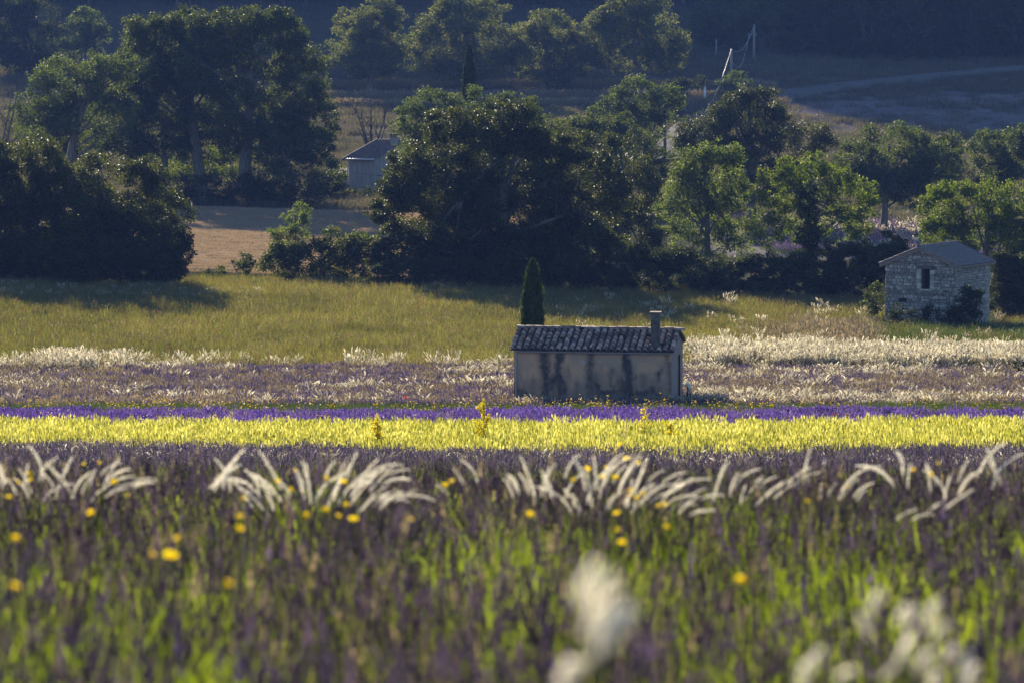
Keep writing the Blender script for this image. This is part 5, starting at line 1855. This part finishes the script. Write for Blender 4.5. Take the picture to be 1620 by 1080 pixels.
FT = [
    ('feather grass fan at the left edge with drooping heads', 45, 768, fan(8, -60, 30, 12, 50, -.5, .3, 1)),
    ('feather grass with arching heads left of the big white tuft', 150, 772, fan(6, -70, 20, 5, 40, -.5, .7, 3) + fan(5, 0, 60, -2, 30, .8, 1.3, 2)),
    ('left part of the biggest white tuft, heads leaning left', 425, 765, fan(10, -35, 70, 12, 55, -.85, -.1, 4)),
    ('right part of the biggest white tuft, heads arching right', 550, 768, fan(15, -50, 60, -5, 52, .2, 1.25, 5)),
    ('low drooping plumes under the right end of the biggest tuft', 590, 788, fan(5, -40, 40, 0, 28, .7, 1.3, 6)),
    ('small tuft of four plumes left of the biggest tuft', 345, 762, fan(5, -20, 15, 5, 22, 1.1, .2, 7)),
    ('two upright plumes right of the biggest tuft', 735, 765, fan(3, -20, 25, 10, 45, -.5, -.2, 8)),
    ('thin upright plumes above the cluster of yellow flowers', 850, 768, fan(9, -35, 45, 5, 42, -.3, .3, 9)),
    ('dense tuft of upright plumes among the yellow flowers', 955, 768, fan(13, -45, 50, 5, 62, -.3, .55, 10)),
    ('arching plumes right of the yellow flower cluster', 1040, 778, fan(12, -50, 40, -5, 45, .3, 1.2, 11)),
    ('low long plumes bent right below the arching ones', 1090, 802, fan(4, -40, 20, 0, 22, .9, 1.3, 12)),
    ('loose plumes in the centre right of the slope', 1180, 762, fan(8, -45, 50, 5, 42, .2, .9, 13)),
    ('pair of stiff plumes beside the loose ones', 1268, 766, fan(4, -25, 30, 5, 30, .9, -.1, 14)),
    ('bent plumes right of the stiff pair', 1335, 766, fan(5, -25, 25, 5, 40, .1, .7, 15)),
    ('three bright bent plumes lying low on the right', 1455, 812, fan(4, -35, 35, 5, 25, 1.0, 1.2, 16)),
    ('upright plumes near the two yellow flowers on the right', 1425, 757, fan(4, -15, 25, 5, 45, -.6, -.1, 17)),
    ('crossing plumes on the right between the flowers and the edge', 1505, 758, fan(5, -25, 20, 5, 45, -.5, .5, 18)),
    ('forked plumes near the right edge', 1572, 762, fan(4, -20, 20, 5, 30, .6, -.4, 19)),
    ('single pale plume alone in the middle of the slope', 600, 812, [(0, 8, .8)]),
]
for i, (lab, px, py, hd) in enumerate(FT):
    feather_tuft(lab, px, py - 12 + (i * 37) % 17 - 8, hd, 600 + i, k=(.95, .72, 1.0, .84, .66)[i % 5])

# near plumes, far out of focus
for lab, px, py, d, hd, k in [
    ('large blurred plume in the lower middle, close to the lens', 935, 1000, 2.6, [(-10, 8, .5), (-2, 20, .5), (12, 30, .6), (28, 50, .6), (-20, -42, .5), (0, -30, .7), (15, -20, .6), (5, 5, .5)], .46),
    ('second blurred plume at the bottom edge below the large one', 890, 1085, 2.8, [(0, 10, .6), (12, 0, .8), (-10, 2, .4)], .5),
    ('blurred pale seed heads close to the lens at the lower right', 1400, 1000, 3.6, [(-22, 4, -.2), (0, 0, .3), (28, 52, .5), (58, 62, .3), (42, 40, .6)], .42),
    ('blurred seed heads right of the ones close to the lens', 1500, 1010, 3.8, [(8, 50, .3), (0, 25, .2), (35, 85, .4), (-80, -28, .3), (-62, -20, .6), (-40, -25, .4), (-28, -10, .5)], .42),
    ('blurred heads at the bottom edge on the right', 1290, 1080, 3.6, [(-20, 10, .2), (5, -5, .4), (35, -8, .5), (120, 5, .2), (190, 20, .2)], .42),
]:
    feather_tuft(lab, px, py, hd, int(px), k=k, d=d, group='blurred plumes close to the lens')


def head_mesh(seed, R0=.0135):
    rg = np.random.default_rng(seed)
    mb = MB()
    for ring, (n, r, up) in enumerate(((13, R0, .15), (9, R0 * .7, .4))):
        for k in range(n):
            a = k / n * 2 * math.pi + rg.normal() * .08 + ring * .3
            w = R0 * .22
            c, s = math.cos(a), math.sin(a)
            L = r * rg.uniform(.85, 1.1)
            z = L * up * rg.uniform(.6, 1.3)
            mb.add([(c * L * .15, s * L * .15, .0015 * ring), (c * L * .6 - s * w, s * L * .6 + c * w, z * .6 + .001 * ring), (c * L, s * L, z), (c * L * .6 + s * w, s * L * .6 - c * w, z * .6 + .001 * ring)], [(0, 1, 2, 3)])
    v, f = tube_np(np.array([(0, 0, -R0 * .5), (0, 0, -R0 * .15), (0, 0, R0 * .12)]), [R0 * .12, R0 * .42, R0 * .3], 8)
    mb.add(v, f)
    me = bpy.data.meshes.new('flower_head')
    me.from_pydata(mb.v, [], mb.f)
    me.materials.append(M['petal'])
    a = me.attributes.new('tint', 'FLOAT', 'POINT')
    a.data.foreach_set('value', rg.random(len(mb.v)).astype(np.float32))
    return me


heads = [head_mesh(i) for i in range(4)]


def flower(px, py, label, group, k=1.0):
    rg = np.random.default_rng(int(px * 13 + py))
    g = fg_ground(px, py, .52)
    p = at(px, py, g[1])
    h = p[2] - g[2]
    root = empty('yellow_flower', g)
    tag(root, label, 'flower', group)
    st = MB()
    q = np.linspace(0, 1, 5)[:, None]
    off = np.array((rg.normal() * .04, rg.normal() * .04, 0))
    top = np.array((0, 0, h))
    st.tube(off * (1 - q) ** 2 + 2 * np.array((off[0], off[1], h * .5)) * q * (1 - q) + top * q ** 2, .0016, 5, False)
    st.build('stem', M['stalk'], root)
    o = link('flower_head', heads[rg.integers(0, 4)], root)
    o.location = (0, 0, h)
    o.rotation_euler = (rg.uniform(.2, .8), rg.normal() * .3, rg.uniform(0, 6))
    o.scale = (k, k, k)


GA = 'yellow flower at the left edge beside the drooping plumes'
GB = 'yellow flower below the biggest white grass tuft'
GC = 'yellow flower within the dense upright plumes in the middle'
GD = 'yellow flower among the green blades of the left foreground'
GE = 'yellow flower near the crossing plumes on the right'
GF = 'lone yellow flower low in the central foreground'
FL = [
    (24, 762, GA, 1), (40, 748, GA, 1), (42, 758, GA, .9), (128, 733, GA, .8), (153, 731, GA, 1), (176, 762, GA, 1), (198, 782, GA, .7), (8, 785, GA, .7),
    (437, 760, GB, 1), (458, 773, GB, 1.1), (514, 756, GB, 1.1), (541, 761, GB, 1), (522, 712, GB, .8), (465, 743, GB, .8), (382, 787, GB, .8), (546, 798, GB, .8), (704, 766, GB, 1.1), (714, 760, GB, 1.1), (376, 816, GB, 1.1), (482, 814, GB, 1), (513, 806, GB, 1), (557, 820, GB, 1), (376, 835, GB, .9), (533, 815, GB, .6),
    (975, 709, GC, 1), (982, 702, GC, 1), (886, 707, GC, 1), (992, 725, GC, 1), (1010, 731, GC, 1), (930, 741, GC, .9), (960, 739, GC, .8), (908, 759, GC, 1), (954, 753, GC, .9), (975, 755, GC, 1.1), (999, 774, GC, 1.1), (1010, 787, GC, 1), (1019, 780, GC, 1), (999, 782, GC, .8), (1043, 799, GC, .9), (1053, 797, GC, .9), (977, 811, GC, .8), (1057, 833, GC, .7), (978, 837, GC, .6), (985, 857, GC, .7), (839, 813, GC, .8),
    (18, 851, GD, 1), (275, 850, GD, 1), (236, 875, GD, .9), (265, 878, GD, 1.1), (16, 926, GD, .8), (357, 922, GD, .7), (138, 810, GD, .7), (648, 820, GD, .7),
    (1449, 742, GE, 1.1), (1478, 750, GE, 1), (1489, 732, GE, .8), (1305, 766, GE, .8), (1281, 791, GE, .9), (1345, 768, GE, .7),
    (1176, 917, GF, 1)]
ORD = 'leftmost second third fourth fifth sixth seventh eighth ninth tenth eleventh twelfth thirteenth fourteenth fifteenth sixteenth seventeenth eighteenth nineteenth twentieth twenty-first'.split()
for g_ in (GA, GB, GC, GD, GE, GF):
    for q_, (px, py, lab, k) in enumerate(sorted(f_ for f_ in FL if f_[2] == g_)):
        own = lab if g_ == GF else (ORD[q_] + ' ' + lab if q_ == 0 else lab.replace('yellow flower', ORD[q_] + ' yellow flower from the left,', 1))
        flower(px, py, own, lab.replace('yellow flower', 'yellow flowers'), k)


def spire(px, top_py, base_d, hw, label, seed, dense=1.0):
    """tall plant with a tapering head of small yellow flowers"""
    rg = np.random.default_rng(seed)
    g = ground_at(px, base_d)
    s = scale_at(base_d)
    h = at(px, top_py, base_d)[2] - g[2]
    root = empty('yellow_spire_plant', g)
    tag(root, label, 'flowering plant', 'tall yellow plants in the yellow strip')
    st = MB()
    st.tube([(0, 0, -.05), (.01, 0, h * .5), (0, 0, h * .97)], [.012, .009, .003], 6)
    ends = []
    for k in range(15):
        z = h * rg.uniform(.35, .85)
        a = rg.uniform(0, 6.28)
        L = hw * s * rg.uniform(.5, 1.0) * (1.15 - z / h * .5)
        e = np.array((math.cos(a) * L, math.sin(a) * L, z + L * 1.1))
        st.tube([(0, 0, z), e * .5 + np.array((0, 0, z * .5 - .01)), e], [.006, .004, .002], 4, False)
        ends.append((np.array((0, 0, z)), e))
    st.build('stem', M['stalk'], root)
    n = int(900 * dense)
    P = []
    for k in range(n):
        a, e = ends[rg.integers(0, len(ends))]
        f = rg.uniform(.35, 1.05)
        P.append(a * (1 - f) + e * f + rg.normal(size=3) * .022)
    for k in range(int(200 * dense)):
        P.append(np.array((0, 0, h * rg.uniform(.7, 1.0))) + rg.normal(size=3) * .02)
    P = np.array(P)
    V, Fq = leaf_cloud(P, rg.normal(size=P.shape), .045, rg, .8)
    link('flowers', mesh_np('flowers', V, Fq, [M['spire']], None, {'tint': np.repeat(rg.random(len(P)), 4)}), root)
    L = rg.random((160, 1))
    P = np.concatenate([rg.normal(size=(160, 2)) * .06, L * h * .6], 1)
    V, Fq = leaf_cloud(P, rg.normal(size=P.shape), .09, rg, .3)
    link('leaves', mesh_np('leaves', V, Fq, [M['stalk']], None, {'tint': np.repeat(rg.random(160), 4)}), root)


spire(765, 632, 98, 18, 'tallest bushy yellow plant, below the left end of the hut', 1, 1.2)
spire(595, 655, 97, 10, 'yellow spike left of the tallest yellow plant', 2, .7)
spire(1020, 640, 99, 13, 'thin pale yellow plant below the right end of the hut', 3, .25)
spire(1063, 668, 97, 12, 'short yellow plant right of the thin pale one', 4, .6)


def poppy(px, py, d, label):
    g = ground_at(px, d)
    p = at(px, py, d)
    rg = np.random.default_rng(int(px))
    root = empty('poppy', g)
    tag(root, label, 'poppy', 'poppies behind the violet strip')
    st = MB()
    st.tube([(0, 0, 0), (.01, 0, (p[2] - g[2]) * .6), (0, 0, p[2] - g[2])], .005, 5, False)
    st.build('stem', M['stalk'], root)
    n = 9
    P = np.tile((0, 0, p[2] - g[2]), (n, 1)) + rg.normal(size=(n, 3)) * .025
    V, Fq = leaf_cloud(P, rg.normal(size=(n, 3)), .085, rg, .9)
    link('petals', mesh_np('petals', V, Fq, [M['poppy']], None, {'tint': np.repeat(rg.random(n), 4)}), root)


poppy(1321, 656, 124, 'left of the two red poppies close together right of the hut')
poppy(1327, 654, 125, 'right of the two red poppies close together right of the hut')
poppy(1272, 660, 122, 'red poppy alone left of the close pair')
poppy(1121, 656, 124, 'red poppy just right of the standpipe')
poppy(640, 630, 131, 'red poppy left of the hut on the verge')
